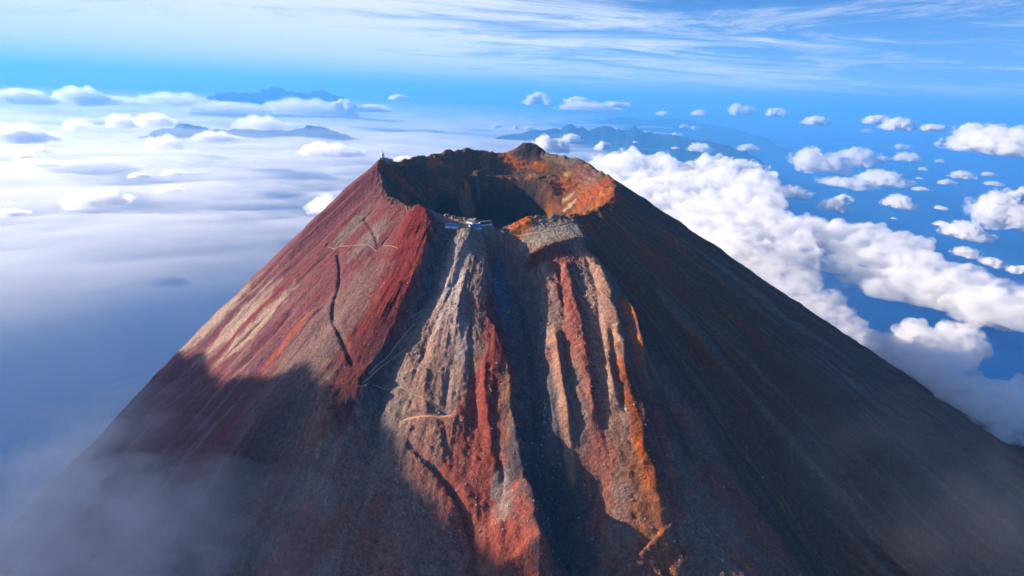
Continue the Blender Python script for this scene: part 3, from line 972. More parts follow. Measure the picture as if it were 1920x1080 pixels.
def blob_mesh(name, spheres, voxel, sub=3):
    """union of spheres (x,y,z,rx,rz) remeshed into one closed skin"""
    V, F, n = [], [], 0
    v0, f0 = ico(sub)
    for (x, y, z, rx_, rz_) in spheres:
        V.append(v0 * (rx_, rx_, rz_) + (x, y, z))
        F.append(f0 + n)
        n += len(v0)
    tmp = np_mesh(name + '_tmp', np.concatenate(V), np.concatenate(F))
    ob = bpy.data.objects.new('tmp', tmp)
    COL.objects.link(ob)
    md = ob.modifiers.new('r', 'REMESH')
    md.mode = 'VOXEL'
    md.voxel_size = voxel
    md.use_smooth_shade = True
    dg = bpy.context.evaluated_depsgraph_get()
    me = bpy.data.meshes.new_from_object(ob.evaluated_get(dg))
    me.name = name
    bpy.data.objects.remove(ob)
    bpy.data.meshes.remove(tmp)
    # keep the one connected body, drop loose crumbs
    nv = len(me.vertices)
    ed = np.empty(len(me.edges) * 2, dtype=np.int32)
    me.edges.foreach_get('vertices', ed)
    ed = ed.reshape(-1, 2)
    lab = np.arange(nv)
    while True:
        mn = np.minimum(lab[ed[:, 0]], lab[ed[:, 1]])
        new = lab.copy()
        np.minimum.at(new, ed[:, 0], mn)
        np.minimum.at(new, ed[:, 1], mn)
        new = new[new]
        if (new == lab).all():
            break
        lab = new
    big = np.bincount(lab).argmax()
    if (lab != big).any():
        b = bmesh.new()
        b.from_mesh(me)
        b.verts.ensure_lookup_table()
        bmesh.ops.delete(b, geom=[b.verts[i] for i in np.nonzero(lab != big)[0]], context='VERTS')
        b.to_mesh(me)
        b.free()
    return me


def cumulus(name, seed, n=9, asp=.6, tall=.36, flat=.45):
    """heaped cloud of unit length: a lumpy body with cauliflower tops over a flattened base"""
    rnd = random.Random(seed)
    S_ = []
    for k in range(n):
        x = rnd.uniform(-.36, .36)
        y = rnd.uniform(-.36, .36) * asp
        f = max(0.0, 1 - (x / .46) ** 2 - (y / (.5 * asp + .1)) ** 2)
        r = (.05 + .11 * f) * rnd.uniform(.7, 1.3)
        z = r * .3 + tall * .45 * f * rnd.uniform(.2, 1.0)
        S_.append((x, y, z, r, r * .85))
        for j in range(9):
            a, b = rnd.uniform(0, 2 * math.pi), rnd.uniform(-.1, 1.4)
            q = r * rnd.uniform(.32, .55)
            px, py, pz = x + math.cos(a) * math.cos(b) * r, y + math.sin(a) * math.cos(b) * r, z + math.sin(b) * r * .85
            S_.append((px, py, pz, q, q))
            for i in range(4):
                a2, b2 = rnd.uniform(0, 2 * math.pi), rnd.uniform(-.2, 1.4)
                q2 = q * rnd.uniform(.35, .5)
                S_.append((px + math.cos(a2) * math.cos(b2) * q, py + math.sin(a2) * math.cos(b2) * q, pz + math.sin(b2) * q, q2, q2))
    me = blob_mesh(name, S_, .014, 2)
    nv = len(me.vertices)
    co = np.empty(nv * 3, dtype=np.float32)
    me.vertices.foreach_get('co', co)
    co = co.reshape(-1, 3)
    co[:, 2] = np.where(co[:, 2] < 0, co[:, 2] * flat, co[:, 2])
    me.vertices.foreach_set('co', co.ravel())
    return me


PROTO = [cumulus('cumulus_%d' % k, 40 + k, n, a, h) for k, (n, a, h) in enumerate(((9, .6, .4), (12, .5, .3), (7, .7, .5), (14, .45, .22), (10, .8, .45), (12, .35, .16)))]
CM = {}


def dens_mat(size, thin=False):
    k = min((200, 400, 800, 1600, 3200, 6400), key=lambda v: abs(math.log(v / size)))
    if thin:
        if -k not in CM:
            CM[-k] = cloud_mat('thin_cloud_%dm' % k, 15.0 / k, aniso=.55, frac=.14, lo=.36, hi=.60, tear=.30)
        return CM[-k]
    if k not in CM:
        CM[k] = cloud_mat('cloud_%dm' % k, 46.0 / k, aniso=.35, frac=.10, lo=.42, hi=.56, tear=.33)
    return CM[k]


def put_cloud(x, y, wpx, z=None, km=None, proto=0, rot=0.0, sz=1.0, sy=1.0, label=None, group=None):
    c = at(x, y, None, z) if km is None else at(x, y, km * 1000.0)
    dist = (c - Vector((0, 0, CAM_Z))).length
    size = wpx / 960.0 * dist * 1.05
    o_ = bpy.data.objects.new('cloud', PROTO[proto])
    COL.objects.link(o_)
    if not PROTO[proto].materials:
        PROTO[proto].materials.append(dens_mat(800))
    o_.material_slots[0].link = 'OBJECT'
    o_.material_slots[0].material = dens_mat(size, x < 640 and y > 192)
    yaw = math.atan2(-c.x, c.y)
    o_.location = c
    o_.rotation_euler = (0, 0, yaw + R(rot))
    o_.scale = (size, size * sy, size * sz)
    tag(o_, label, 'cloud', group)
    return o_


def bank(label, pts, z, flat, seed, dens, voxel=.07, kids=10, group=None, aniso=.15, frac=.55):
    """a wide sheet of cloud grown from surveyed lobes (x, y, radius in px) lying at one height"""
    rnd = random.Random(seed)
    S_, rs = [], []
    for (x, y, rp) in pts:
        c = at(x, y, None, z)
        r = rp / 960.0 * (c - Vector((0, 0, CAM_Z))).length
        rs.append(r)
        S_.append((c.x, c.y, c.z, r, r * flat))
        for j in range(kids):
            a, b = rnd.uniform(0, 2 * math.pi), rnd.uniform(.0, 1.3)
            q = r * rnd.uniform(.28, .5)
            X, Y, Z = c.x + math.cos(a) * math.cos(b) * r, c.y + math.sin(a) * math.cos(b) * r, c.z + math.sin(b) * r * flat
            S_.append((X, Y, Z, q, q * max(flat, .5)))
            for i in range(4):
                a2, b2 = rnd.uniform(0, 2 * math.pi), rnd.uniform(-.2, 1.3)
                q2 = q * rnd.uniform(.35, .5)
                S_.append((X + math.cos(a2) * math.cos(b2) * q, Y + math.sin(a2) * math.cos(b2) * q, Z + math.sin(b2) * q * max(flat, .5), q2, q2))
    me = blob_mesh('cloud_bank', S_, voxel * sum(rs) / len(rs), 2)
    o_ = link('cloud', me, cloud_mat('cloud_bank_air', dens, aniso=aniso, frac=sum(rs) / len(rs) * frac, lo=.40, hi=.58))
    return tag(o_, label, 'cloud', group)


# the milky layer that fills the left: a thin closed sheet whose thickness drifts in long streaks
def layer(label, z0, a0, a1, r0, r1, na, nr_, thick, dens, seed, drift=.40, soft=.72):
    A = np.radians(np.linspace(a0, a1, na))
    Rr = np.geomspace(r0, r1, nr_)
    X = Rr[:, None] * np.sin(A)[None]
    Y = Rr[:, None] * np.cos(A)[None]
    ca_, sa_ = math.cos(R(24)), math.sin(R(24))
    U, V = X * ca_ + Y * sa_, -X * sa_ + Y * ca_
    k = fbm(U / 5200, V / 1500, 5, seed, .5) + .30 * ridged(U / 1500, V / 800, 3, seed + 3, .55) - .2 + .6 * fbm(U / 15000, V / 9000, 3, seed + 5)
    e = np.linspace(0, 1, na)[None]
    ee = np.linspace(0, 1, nr_)[:, None]
    edge = sstep(0, .06, e) * (1 - sstep(soft, 1, e + .10 * fbm(X / 6000, Y / 6000, 3, seed + 9))) * sstep(0, .30, ee) * (1 - sstep(.9, 1, ee))
    T = thick * np.clip(.62 + drift * k, 0.02, None) * edge + 1.0
    n = na * nr_
    top = np.stack([X, Y, z0 + T], -1).reshape(-1, 3)
    bot = np.stack([X, Y, np.full_like(X, z0)], -1).reshape(-1, 3)
    ii = np.arange(n).reshape(nr_, na)
    qt = np.stack([ii[:-1, :-1], ii[:-1, 1:], ii[1:, 1:], ii[1:, :-1]], -1).reshape(-1, 4)
    qb = qt[:, ::-1] + n
    ring = np.concatenate([ii[0, :-1], ii[:-1, -1], ii[-1, :0:-1], ii[:0:-1, 0]])
    rn = np.roll(ring, -1)
    qs = np.stack([ring, ring + n, rn + n, rn], -1)
    me = np_mesh('cloud_layer', np.concatenate([top, bot]), np.concatenate([qt, qb, qs]))
    return tag(link('cloud_layer', me, cloud_mat('cloud_layer_air', dens, (1, .985, .96), .38)), label, None, None, 'stuff')


layer('smooth milky cloud layer spreading from the left flank to the horizon', 1500.0, -125, 16, 6000, 150000, 340, 280, 380.0, .0014, 700)

layer('pale moist veil hanging above the milky layer on the left', 1960.0, -130, 14, 7000, 150000, 90, 70, 900.0, .00009, 720, .2, .45)
_r = random.Random(31)
LOBES = []
for y in range(312, 474, 12):
    x0, x1 = 1150 + (y - 335) * 1.53, np.interp(y, [312, 350, 400, 470], [1300, 1430, 1470, 1510])
    x = x0 - 10
    while x < x1:
        if _r.random() > .10:
            LOBES.append((x + _r.uniform(-8, 8), y + _r.uniform(-4, 4), _r.uniform(24, 42)))
        x += _r.uniform(30, 48)
bank('bright cumulus bank banked up against the rear right rim', LOBES, 2500, .5, 11, .009, kids=6, frac=.6)
bank('broad lilac cloud sheet stretching out from the right flank', [(1470, 450, 46), (1530, 440, 50), (1590, 460, 54), (1650, 480, 56), (1700, 500, 52), (1760, 525, 50), (1820, 545, 50), (1880, 575, 50), (1930, 600, 50), (1560, 495, 40), (1480, 500, 46), (1440, 480, 40), (1620, 440, 34), (1700, 462, 34)], 2350, .28, 12, .009)
bank('rounded pale blue cloud lobe under the lilac sheet', [(1660, 540, 44), (1690, 545, 40), (1720, 548, 48), (1770, 560, 44), (1815, 585, 34), (1640, 520, 34)], 2250, .35, 13, .009)
bank('thin milky veil pouring along the edge of the right flank', [(1330, 455, 36), (1360, 472, 36), (1390, 490, 38), (1420, 508, 36), (1450, 528, 36), (1480, 548, 36), (1510, 566, 36), (1540, 588, 34), (1570, 606, 32), (1595, 624, 30), (1615, 640, 26), (1550, 568, 30), (1500, 530, 34), (1460, 500, 36), (1400, 470, 36)], 2500, .5, 14, .006)
bank('big billowing grey cloud touching the lower right flank', [(1680, 680, 34), (1730, 650, 40), (1785, 655, 36), (1720, 710, 44), (1770, 745, 40), (1860, 770, 38), (1895, 760, 34), (1900, 800, 30), (1690, 725, 36), (1820, 765, 40), (1650, 665, 28), (1740, 690, 44)], 2980, .8, 15, .026)


MIST_C = []


def mist(label, px, seed, dens, rad_, lift):
    """low vapour lying close over the flank"""
    rnd = random.Random(seed)
    q = hit(px)
    zq = H0(q[:, 0], q[:, 1])
    S_ = []
    for (X, Y), Z in zip(q, zq):
        v = (Vector((0, 0, CAM_Z)) - Vector((X, Y, Z))).normalized() * lift
        r = rad_ * rnd.uniform(.8, 1.2)
        MIST_C.append((X + v.x, Y + v.y, Z + v.z, r))
        S_.append((X + v.x, Y + v.y, Z + v.z, r, r * .5))
        for j in range(6):
            a = rnd.uniform(0, 2 * math.pi)
            q_ = r * rnd.uniform(.3, .6)
            S_.append((X + v.x + math.cos(a) * r, Y + v.y + math.sin(a) * r, Z + v.z + rnd.uniform(-.2, .3) * r, q_, q_ * .6))
    me = blob_mesh('mist', S_, rad_ * .10, 2)
    return tag(link('cloud', me, cloud_mat('mist_air', dens, frac=rad_ * 1.1, lo=.36, hi=.66)), label, 'cloud')


mist('dim blue mist swallowing the bottom left of the flank', [(20, 1000), (70, 930), (120, 960), (150, 900), (190, 950), (130, 1030), (210, 1020), (60, 1070), (170, 1080), (250, 1070), (120, 880), (180, 850), (40, 960), (10, 1060)], 16, .0040, 130, 150)
mist('deep blue vapour fading out the left edge of the lower flank', [(250, 765), (215, 800), (180, 835), (145, 870), (110, 900), (240, 830), (200, 870), (160, 910), (90, 930), (270, 880), (300, 950), (340, 1000)], 18, .0017, 140, 130)
mist('thin mist trailing over the dark lower right flank', [(1640, 800), (1700, 850), (1760, 900), (1820, 960), (1870, 1010), (1900, 1060), (1780, 970), (1700, 930), (1640, 880)], 17, .0004, 150, 120)

CL = [
    # x, y, width px, height or None, km or None, form, turn, tall, deep, label
    (1012, 198, 80, None, 42, 2, 20, .65, 1, 'towering white cloud on the horizon, first right of the dome'),
    (1080, 200, 90, None, 42, 0, 40, .45, 1, 'lumpy white cloud in the middle of the horizon row right of the dome'),
    (1148, 202, 80, None, 42, 4, 80, .35, 1, 'white cloud ending the horizon row above the far blue ridge'),
    (1100, 208, 150, None, 40, 5, 0, .3, .6, 'long flat white cloud stretched below the horizon row'),
    (1030, 286, 100, 2500, None, 1, 15, .75, 1, 'brilliant white cloud showing just right of the summit dome'),
    (1075, 266, 52, 2400, None, 3, 5, .8, 1, 'small ragged cloud above the brilliant one by the dome'),
    (1132, 282, 50, 2300, None, 2, 60, .7, 1, 'ragged white cloud over the blue ridge right of the dome'),
    (1312, 284, 60, 2000, None, 5, 4, .7, 1, 'flat white cloud over the blue ridge, left of its brighter twin'),
    (1399, 284, 48, 2000, None, 0, 12, .6, 1, 'bright domed cloud alone right of the deep blue ridge'),
    (1530, 322, 130, 2000, None, 1, 8, .7, 1.2, 'large creamy cloud left in the cluster over the right hand sea'),
    (1612, 312, 90, 2000, None, 3, -12, .9, 1.2, 'creamy cloud at the top of the right hand cluster'),
    (1580, 350, 110, 2000, None, 4, 30, .35, 1, 'shaded creamy cloud low in the right hand cluster'),
    (1650, 345, 100, 2000, None, 5, -8, .6, 1, 'thin swept cloud at the right end of the cluster'),
    (1400, 350, 140, 2200, None, 3, 4, .9, 1.2, 'white cloud joined to the far side of the bright bank'),
    (1474, 372, 90, 2200, None, 0, 30, .55, 1, 'rounded cloud above the grey town patch'),
    (1583, 376, 42, 1900, None, 2, 50, .5, 1, 'small round cloud just under the right hand cluster'),
    (1568, 396, 62, 1900, None, 3, -4, .9, 1, 'small peaked cloud nearest above the lilac sheet'),
    (1682, 388, 60, 1900, None, 5, -10, .9, 1, 'small broken cloud in the middle of the right hand sea'),
    (1640, 234, 56, None, 26, 0, 10, .6, 1, 'cream cloud standing on the right horizon line, leftmost of three'),
    (1690, 244, 64, None, 23, 3, 0, .8, 1, 'stretched cream cloud on the right horizon line, second of three'),
    (1742, 246, 44, None, 21, 4, 70, .6, 1, 'round cream cloud on the right horizon line, third of three'),
    (1832, 262, 90, None, 18, 1, 10, .6, 1, 'heart shaped cream cloud near the right edge under the horizon'),
    (1870, 286, 170, None, 14.5, 5, 3, .6, 1.2, 'long flat cream cloud running off the right edge below the horizon'),
    (1885, 428, 150, 2000, None, 1, 5, .8, 1, 'large white cloud heap cut by the right edge'),
    (1915, 385, 60, 2100, None, 2, 40, .9, 1, 'bright white cloud top at the right edge above the large heap'),
    (1806, 445, 80, 1900, None, 5, -12, .8, 1, 'flat bright cloud left below the large right edge heap'),
    (1812, 482, 50, 1900, None, 3, -40, .8, 1, 'ragged cloud hanging over the lilac sheet near the right edge'),
    (1858, 498, 44, 1900, None, 4, 20, .7, 1, 'round bright cloud over the far end of the lilac sheet'),
    (1912, 515, 50, 1900, None, 0, 0, .6, 1, 'soft grey cloud at the right edge beyond the lilac sheet'),
    (1860, 610, 60, 2000, None, 5, -15, .5, 1, 'thin grey wisp over the dark gap near the right edge'),
    # left
    (645, 210, 80, None, 36, 2, 0, .6, 1, 'tall cauliflower cloud right of the far left mountains'),
    (696, 210, 86, None, 36, 4, 50, .4, 1, 'bulging cloud beside the tall cauliflower cloud'),
    (745, 189, 50, None, 40, 0, 20, .5, 1, 'last small cloud of the left horizon row'),
    (570, 214, 190, None, 36, 5, 0, .40, .8, 'low white cloud rope in front of the far left mountains'),
    (450, 212, 170, None, 36, 3, 0, .30, .8, 'white cloud rope under the left end of the far mountains'),
    (330, 198, 150, None, 38, 5, 0, .38, .8, 'long white cloud on the left horizon row'),
    (225, 196, 120, None, 38, 3, 0, .3, .8, 'flat white cloud on the left horizon row towards the edge'),
    (155, 196, 90, None, 38, 5, 4, .8, 1, 'white streak cloud below the left horizon row'),
    (55, 196, 100, None, 38, 3, 0, .6, 1, 'white cloud at the left edge below the horizon row'),
    (232, 238, 60, 2500, None, 5, 35, .9, 1, 'slanting white cloud left of the grey blue hills'),
    (300, 236, 70, 2700, None, 3, 10, .8, 1, 'bright white cloud resting on the left end of the grey blue hills'),
    (148, 244, 56, 2400, None, 5, 40, .8, .7, 'slender tilted white cloud on the left'),
    (35, 266, 100, 2300, None, 5, 2, .7, 1, 'long white cloud lying against the left edge'),
    (308, 282, 72, 2400, None, 0, 15, .75, 1, 'bright mound shaped cloud in front of the grey blue hills'),
    (405, 264, 90, 2400, None, 5, 8, .5, .8, 'thin white bands of cloud at the foot of the grey blue hills'),
    (490, 242, 110, 2600, None, 5, 0, .6, .8, 'low white cloud caps along the grey blue hills'),
    (618, 290, 130, 2400, None, 5, 10, .45, 1.6, 'fan shaped thin cloud left of the weather station'),
    (78, 288, 40, 2200, None, 2, 30, .6, 1, 'small bent white cloud near the left edge'),
    (50, 298, 28, 2200, None, 3, 0, .8, 1, 'little white cloud below the bent one near the left edge'),
    (72, 312, 80, 2200, None, 5, 6, .4, .8, 'faint cream streak of cloud near the left edge'),
    (325, 328, 44, 2200, None, 5, 5, .6, .7, 'thin short white streak over the milky layer'),
    (262, 333, 40, 2200, None, 5, 0, .6, .7, 'small white streak left of the short thin one'),
    (325, 360, 54, 2200, None, 3, 14, .6, .8, 'winged white cloud alone over the milky layer'),
    (200, 386, 110, 2300, None, 3, 14, .7, .8, 'largest bright cloud over the milky layer on the left'),
    (20, 405, 50, 2200, None, 5, 16, .6, .7, 'dim white cloud cut by the left edge over the milky layer'),
    (606, 402, 100, 2700, None, 0, 40, .8, .9, 'dazzling white cloud tucked against the left skyline of the cone'),
    (760, 304, 60, 3000, None, 4, 20, .5, .8, 'cream cloud glowing behind the weather station ridge'),
]
for (x, y, w, z, km, form, rot, sz, sy, lab) in CL:
    put_cloud(x, y, w, z, km, form, rot, sz, sy, lab)
PUFF = [
    (1242, 216, 34, 'small cloud alone below the horizon, left end of the faint ridge row'),
    (1310, 216, 40, 'small heaped cloud in the row above the faint right ridge'),
    (1385, 216, 60, 'stretched pale cloud in the row above the faint right ridge'),
    (1452, 220, 46, 'last pale cloud of the row above the faint right ridge'),
    (1535, 234, 56, 'thin cream cloud alone between the ridge row and the right horizon clouds'),
    (1281, 240, 24, 'tiny peaked puff, left of a close pair above the deep blue ridge'),
    (1303, 243, 22, 'tiny puff, right of a close pair above the deep blue ridge'),
    (1268, 256, 30, 'small flat puff under the close pair by the deep blue ridge'),
    (1272, 263, 14, 'speck of cloud hanging just below the small flat puff'),
    (1265, 280, 22, 'dim puff low left of the flat cloud over the blue ridge'),
    (1190, 268, 14, 'orange tinged speck of cloud in front of the deep blue ridge'),
    (1116, 250, 13, 'round speck of cloud high on the deep blue ridge'),
    (930, 239, 24, 'small puff behind the summit, leftmost of three left of the dome'),
    (966, 242, 22, 'small puff behind the summit, middle of three left of the dome'),
    (993, 243, 26, 'small puff directly above the summit dome'),
    (1690, 280, 34, 'flat puff right above the right hand cluster'),
    (1628, 249, 26, 'flat puff beneath the three right horizon clouds'),
    (1760, 305, 16, 'speck of cloud right of the cluster, highest of a column of three'),
    (1728, 320, 16, 'speck of cloud right of the cluster, middle of a column of three'),
    (1725, 336, 14, 'speck of cloud right of the cluster, lowest of a column of three'),
    (1730, 358, 32, 'small double puff right below the cluster'),
    (1772, 347, 32, 'small pillow cloud between the cluster and the right edge'),
    (1806, 335, 42, 'small ragged cloud right of the pillow cloud'),
    (1855, 330, 22, 'small puff near the right edge, upper of two'),
    (1864, 348, 30, 'small puff near the right edge, lower of two'),
    (1762, 393, 24, 'tiny puff left of the large right edge heap'),
    (1677, 411, 12, 'speck of cloud alone above the lilac sheet'),
    (1766, 424, 32, 'small bright puff just left of the flat bright cloud'),
    (1700, 302, 50, 'faint veil of cloud trailing right from the cluster'),
    (1655, 300, 24, 'small puff tucked behind the top of the cluster')]
rnd = random.Random(5)
for (x, y, w, lab) in PUFF:
    put_cloud(x, y, w, None if y < 236 else 2000, (40 - (y - 216) * .6) if y < 236 else None, rnd.choice((0, 1, 3, 3, 5)), rnd.uniform(-30, 30), rnd.uniform(.5, .8), 1,
              lab, 'small scattered puffs over the blue distance')

# unseen cloud bank left towards the sun, shaped to shade the lower left flank
POLY = np.array([(385, 622), (440, 695), (500, 700), (560, 690), (620, 712), (690, 795), (730, 850), (750, 900), (775, 950), (785, 1010), (760, 1110), (-260, 1110), (-260, 860), (0, 800), (120, 770), (250, 690), (345, 640)], dtype=float)


def inside(x, y, P):
    q = np.roll(P, -1, 0)
    c = ((P[:, 1] > y) != (q[:, 1] > y)) & (x < (q[:, 0] - P[:, 0]) * (y - P[:, 1]) / (q[:, 1] - P[:, 1] + 1e-9) + P[:, 0])
    return c.sum() % 2 == 1


rnd = random.Random(77)
SHADE_PX = []
for gy_ in range(620, 1110, 30):
    for gx_ in range(-250, 860, 34):
        x, y = gx_ + rnd.uniform(-9, 9) + (gy_ // 30 % 2) * 20, gy_ + rnd.uniform(-8, 8)
        if all(inside(x + ox, y + oy, POLY) for ox, oy in ((34, 0), (0, -30), (24, -24))) and inside(x, y, POLY):
            SHADE_PX.append((x, y))
qs_ = hit(SHADE_PX)
zs_ = H0(qs_[:, 0], qs_[:, 1])
S_ = []
for (X, Y), Z, (x, y) in zip(qs_, zs_, SHADE_PX):
    c = Vector((X, Y, Z)) + sd * (2300.0 + 260 * float(fbm(np.array([x / 260]), np.array([y / 260]), 2, 9)[0]))
    r = rnd.uniform(38, 50)
    S_.append((c.x, c.y, c.z, r, r))
    for j in range(3):
        v = Vector((rnd.gauss(0, 1), rnd.gauss(0, 1), rnd.gauss(0, 1))).normalized() * r
        q = r * rnd.uniform(.2, .4)
        S_.append((c.x + v.x, c.y + v.y, c.z + v.z, q, q))
for (X, Y, Z, r) in MIST_C[:26]:  # extra lobes added to keep the low mist in shade
    c = Vector((X, Y, Z)) + sd * 2300.0
    S_.append((c.x, c.y, c.z, r * 1.25, r * 1.1))
tag(link('cloud', blob_mesh('cloud_bank', S_, 11.0, 2), cloud_mat('cloud_bank_air', .07)), 'unseen cloud bank out to the left, shaped to shade the lower left flank', 'cloud')
# ------------------------------------------------------------------ tracks
m_sand = plain('trodden_sand', (.30, .225, .165), .95, .2, .6, .2)
m_rust = plain('trodden_rust', (.36, .18, .11), .95, .2, .6, .2)
for (line, zc_, w_), (P, w, lab) in zip(TRAILS, TRAIL_PX):
    n = len(line)
    tg = np.gradient(line, axis=0)
    tg /= np.linalg.norm(tg, axis=1)[:, None] + 1e-9
    nr_ = np.stack([-tg[:, 1], tg[:, 0]], 1)
    V = []
    for k_, e in enumerate((-1, -.4, .4, 1)):
        q = line + nr_ * (w_ * .62 * e)
        V.append(np.stack([q[:, 0], q[:, 1], zc_ + (.55 if abs(e) < 1 else .1)], 1))
    V = np.concatenate(V)
    F = []
    for j in range(3):
        for i in range(n - 1):
            a = j * n + i
            F.append((a, a + 1, a + n + 1, a + n))
    o_ = link('path', np_mesh('path', V, np.array(F)), m_rust if 'orange' in lab else m_sand)
    tag(o_, lab, None, None, 'structure')


# ------------------------------------------------------------------ buildings on the summit
def box_into(b, x0, x1, y0, y1, z0, z1):
    vs_ = [b.verts.new(c) for c in ((x0, y0, z0), (x1, y0, z0), (x1, y1, z0), (x0, y1, z0), (x0, y0, z1), (x1, y0, z1), (x1, y1, z1), (x0, y1, z1))]
    for f in ((0, 3, 2, 1), (4, 5, 6, 7), (0, 1, 5, 4), (1, 2, 6, 5), (2, 3, 7, 6), (3, 0, 4, 7)):
        b.faces.new([vs_[i] for i in f])


def part(name, mat, parent, fn, bevel=0.0):
    b = bmesh.new()
    fn(b)
    if bevel:
        bmesh.ops.bevel(b, geom=b.edges[:], offset=bevel, segments=1, affect='EDGES')
    me = bpy.data.meshes.new(name)
    b.to_mesh(me)
    b.free()
    return link(name, me, mat, parent)


M_WHITE = plain('white_render', (.72, .71, .70), .8, .12, .5)
M_STONE = plain('piled_stone', (.22, .20, .19), .95, .4, 1.2, .5)
M_BLUE = plain('blue_sheet_roof', (.035, .16, .42), .45, .15, .4, spec=.5)
M_DARK = plain('dark_sheet_roof', (.045, .050, .075), .5, .2, .4, spec=.5)
M_WOOD = plain('weathered_boards', (.20, .13, .09), .9, .3, 1.5)
M_GLASS = plain('window_glass', (.02, .03, .05), .12, .1, 1, spec=.6)
M_STEEL = plain('grey_steel', (.45, .47, .50), .4, .1, 1, spec=.5, metal=.6)


def gable(b, L, W, z, h, over, thick, y_shift=0.0):
    """two roof slabs meeting at the ridge, with real thickness"""
    for s_ in (-1, 1):
        y1 = s_ * (W / 2 + over)
        zz_ = z - over * h / (W / 2)
        pts = [(-L / 2 - over, 0, z + h), (L / 2 + over, 0, z + h), (L / 2 + over, y1, zz_), (-L / 2 - over, y1, zz_)]
        lo = [b.verts.new(p_) for p_ in pts]
        hi = [b.verts.new((p_[0], p_[1], p_[2] + thick)) for p_ in pts]
        fs = [hi, lo[::-1]] + [[lo[i], lo[(i + 1) % 4], hi[(i + 1) % 4], hi[i]] for i in range(4)]
        for f in fs:
            b.faces.new(f if s_ < 0 else f[::-1])
    bmesh.ops.recalc_face_normals(b, faces=b.faces[:])


def hut(k, rot, L, W, Hh, rh, wall, roof, label, name='summit_hut', chimney=False):
    x_, y_ = HUT_XY[k]
    z_ = PADS[k][3]
    e = link(name, None)
    e.location = (x_, y_, z_)
    e.rotation_euler = (0, 0, R(rot))
    e.scale = (1.15, 1.15, 1.15)
    tag(e, label, 'hut', 'huts on the crater rim')
    part('foundation', M_STONE, e, lambda b: box_into(b, -L / 2 - .8, L / 2 + .8, -W / 2 - .8, W / 2 + .8, -3.0, .35), .05)

    def walls(b):
        box_into(b, -L / 2, L / 2, -W / 2, W / 2, .35, Hh)
        for s_ in (-1, 1):
            v = [b.verts.new((s_ * (L / 2 - .02), -W / 2, Hh)), b.verts.new((s_ * (L / 2 - .02), W / 2, Hh)), b.verts.new((s_ * (L / 2 - .02), 0, Hh + rh))]
            v2 = [b.verts.new((s_ * (L / 2 - .4), p_.co.y, p_.co.z)) for p_ in v]
            b.faces.new(v)
            b.faces.new(v2[::-1])
            for i in range(3):
                b.faces.new([v[i], v2[i], v2[(i + 1) % 3], v[(i + 1) % 3]])
        bmesh.ops.recalc_face_normals(b, faces=b.faces[:])
    part('wall', wall, e, walls)
    r_ = part('roof', roof, e, lambda b: gable(b, L, W, Hh, rh, .9, .35))
    part('ridge_cap', M_WHITE, r_, lambda b: box_into(b, -L / 2 - 1, L / 2 + 1, -.45, .45, Hh + rh + .3, Hh + rh + .62), .05)
    part('door', M_WOOD, e, lambda b: box_into(b, -.7, .7, -W / 2 - .12, -W / 2 - .003, .36, 2.4), .03)
    nwin = max(2, int(L / 6))
    for i in range(nwin):
        x0 = -L / 2 + (i + .5) * L / nwin
        if abs(x0) < 1.6:
            x0 += 2.4
        wn = part('window', M_WHITE, e, lambda b: box_into(b, x0 - .8, x0 + .8, -W / 2 - .10, -W / 2 - .003, 1.3, 2.5), .03)
        part('pane', M_GLASS, wn, lambda b: box_into(b, x0 - .65, x0 + .65, -W / 2 - .13, -W / 2 - .103, 1.42, 2.38))
    if chimney:
        part('chimney', M_STONE, r_, lambda b: box_into(b, L * .28, L * .28 + 1, 1, 2, Hh, Hh + rh + 1.5), .05)
    return e


hut(0, -8, 24, 15, 5.2, 2.2, M_WHITE, M_BLUE, 'white walled hut with a blue roof, farthest left on the crater terrace')
hut(1, 32, 22, 17, 5.0, 4.5, M_WHITE, M_BLUE, 'large bright blue roofed hut above the grey rib', chimney=True)
hut(2, -40, 15, 9, 4.2, 3.0, M_WHITE, M_DARK, 'small dark roofed hut behind the large blue roof')
hut(3, 34, 26, 13, 4.5, 3.4, M_WHITE, M_DARK, 'long dark roofed hut right of the large blue roof', chimney=True)
hut(4, 58, 13, 7, 3.6, 2.2, M_WHITE, M_DARK, 'small pale hut at the left foot of the tilted shelf')

# weather station on the left summit of the rim
x_, y_ = HUT_XY[5]
st = link('weather_station', None)
st.location = (x_, y_, PADS[5][3])
st.rotation_euler = (0, 0, R(20))
st.scale = (1.35, 1.35, 1.35)
tag(st, 'blue grey weather station with a mast on the left rim peak', 'station')
M_PANEL = plain('station_panel', (.20, .29, .42), .5, .15, .5, spec=.5)
part('foundation', M_STONE, st, lambda b: box_into(b, -16, 16, -9, 9, -6, .4), .1)
w1 = part('wall', M_PANEL, st, lambda b: box_into(b, -13, 4, -6.5, 6.5, .4, 7.5), .15)
w2 = part('annex', M_PANEL, st, lambda b: box_into(b, 4.01, 14, -5, 5, .4, 5.2), .15)
part('roof', M_STEEL, st, lambda b: box_into(b, -13.6, 4.6, -7.1, 7.1, 7.503, 8.0), .1)
part('annex_roof', M_STEEL, st, lambda b: box_into(b, 4.7, 14.6, -5.6, 5.6, 5.203, 5.7), .1)


def tower(b):
    bmesh.ops.create_cone(b, cap_ends=True, segments=20, radius1=3.4, radius2=3.0, depth=7.0, matrix=Matrix.Translation((-6, 0, 11.5)))
    bmesh.ops.create_cone(b, cap_ends=True, segments=20, radius1=3.6, radius2=2.2, depth=2.2, matrix=Matrix.Translation((-6, 0, 16.1)))


part('tower', M_WHITE, st, tower)


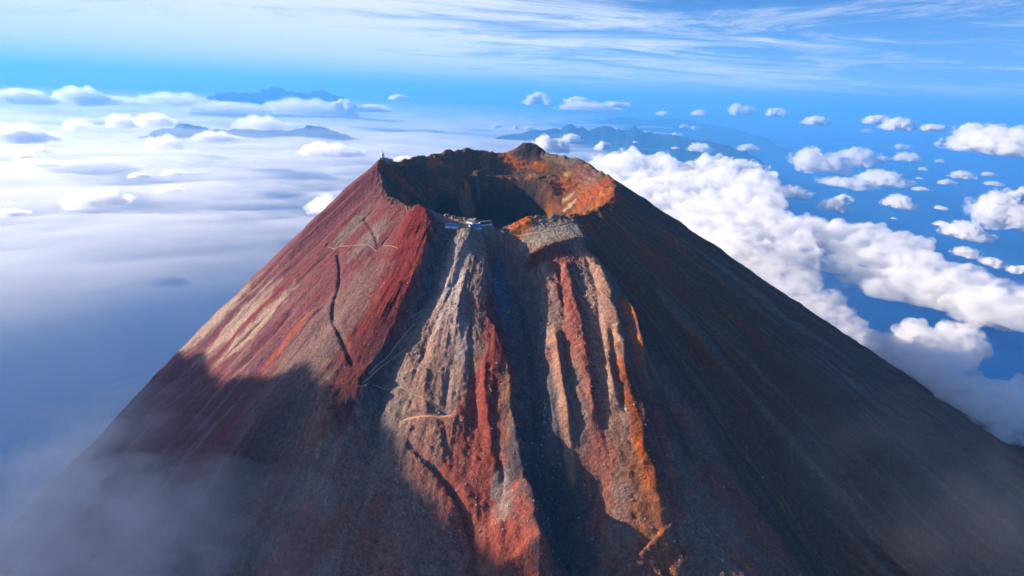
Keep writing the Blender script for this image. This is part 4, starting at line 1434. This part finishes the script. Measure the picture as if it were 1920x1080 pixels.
def mast(b):
    bmesh.ops.create_cone(b, cap_ends=True, segments=8, radius1=.45, radius2=.25, depth=9, matrix=Matrix.Translation((-6, 0, 21.7)))
    for q in (19, 22, 25):
        box_into(b, -7.6, -4.4, -.12, .12, q, q + .25)


part('mast', M_STEEL, st, mast)
for i in range(4):
    x0 = -11 + i * 4
    wn = part('window', M_WHITE, st, lambda b: box_into(b, x0 - 1, x0 + 1, -6.62, -6.503, 3.2, 5.2), .03)
    part('pane', M_GLASS, wn, lambda b: box_into(b, x0 - .8, x0 + .8, -6.66, -6.623, 3.4, 5.0))
part('door', M_WOOD, st, lambda b: box_into(b, 8, 9.6, -5.12, -5.003, .41, 2.7), .03)

# ------------------------------------------------------------------ loose blocks on the ribs and in the gullies
rs = np.random.RandomState(3)
v0, f0 = ico(1)
n_rock = 5200
ph_ = rs.uniform(-34, 46, n_rock * 4)
s_ = rs.uniform(8, 760, n_rock * 4)
rr_ = np.interp(ph_, _fine, RR) + s_
bx = CX + rr_ * np.sin(np.radians(ph_))
by = CY - rr_ * np.cos(np.radians(ph_))
den = np.clip(.15 + 1.7 * fbm(bx / 45, by / 45, 3, 801), 0.01, 1) * np.where((ph_ > -14) & (ph_ < 24), 1, .12)
keep = np.nonzero(rs.rand(len(bx)) < den)[0][:n_rock]
bx, by = bx[keep], by[keep]
bz = HT(bx, by)
size = .45 + 1.5 * rs.rand(len(bx)) ** 3.2
size *= np.where(rs.rand(len(bx)) < .02, 1.8, 1.0)
nv = len(v0)
V = np.repeat(v0[None], len(bx), 0) * (1 + .28 * rs.randn(len(bx), nv, 1).clip(-1, 1))
V = V * (size[:, None, None] * np.stack([rs.uniform(.7, 1.3, len(bx)), rs.uniform(.7, 1.3, len(bx)), rs.uniform(.5, 1, len(bx))], -1)[:, None, :])
V = V + np.stack([bx, by, bz + size * .15], -1)[:, None, :]
F = (f0[None] + (np.arange(len(bx)) * nv)[:, None, None]).reshape(-1, 3)
rk = link('boulders', np_mesh('boulders', V.reshape(-1, 3), F, False), plain('pale_block', (.25, .23, .225), .9, .45, .25))
tag(rk, 'pale loose boulders strewn over the ribs and gullies', None, None, 'stuff')
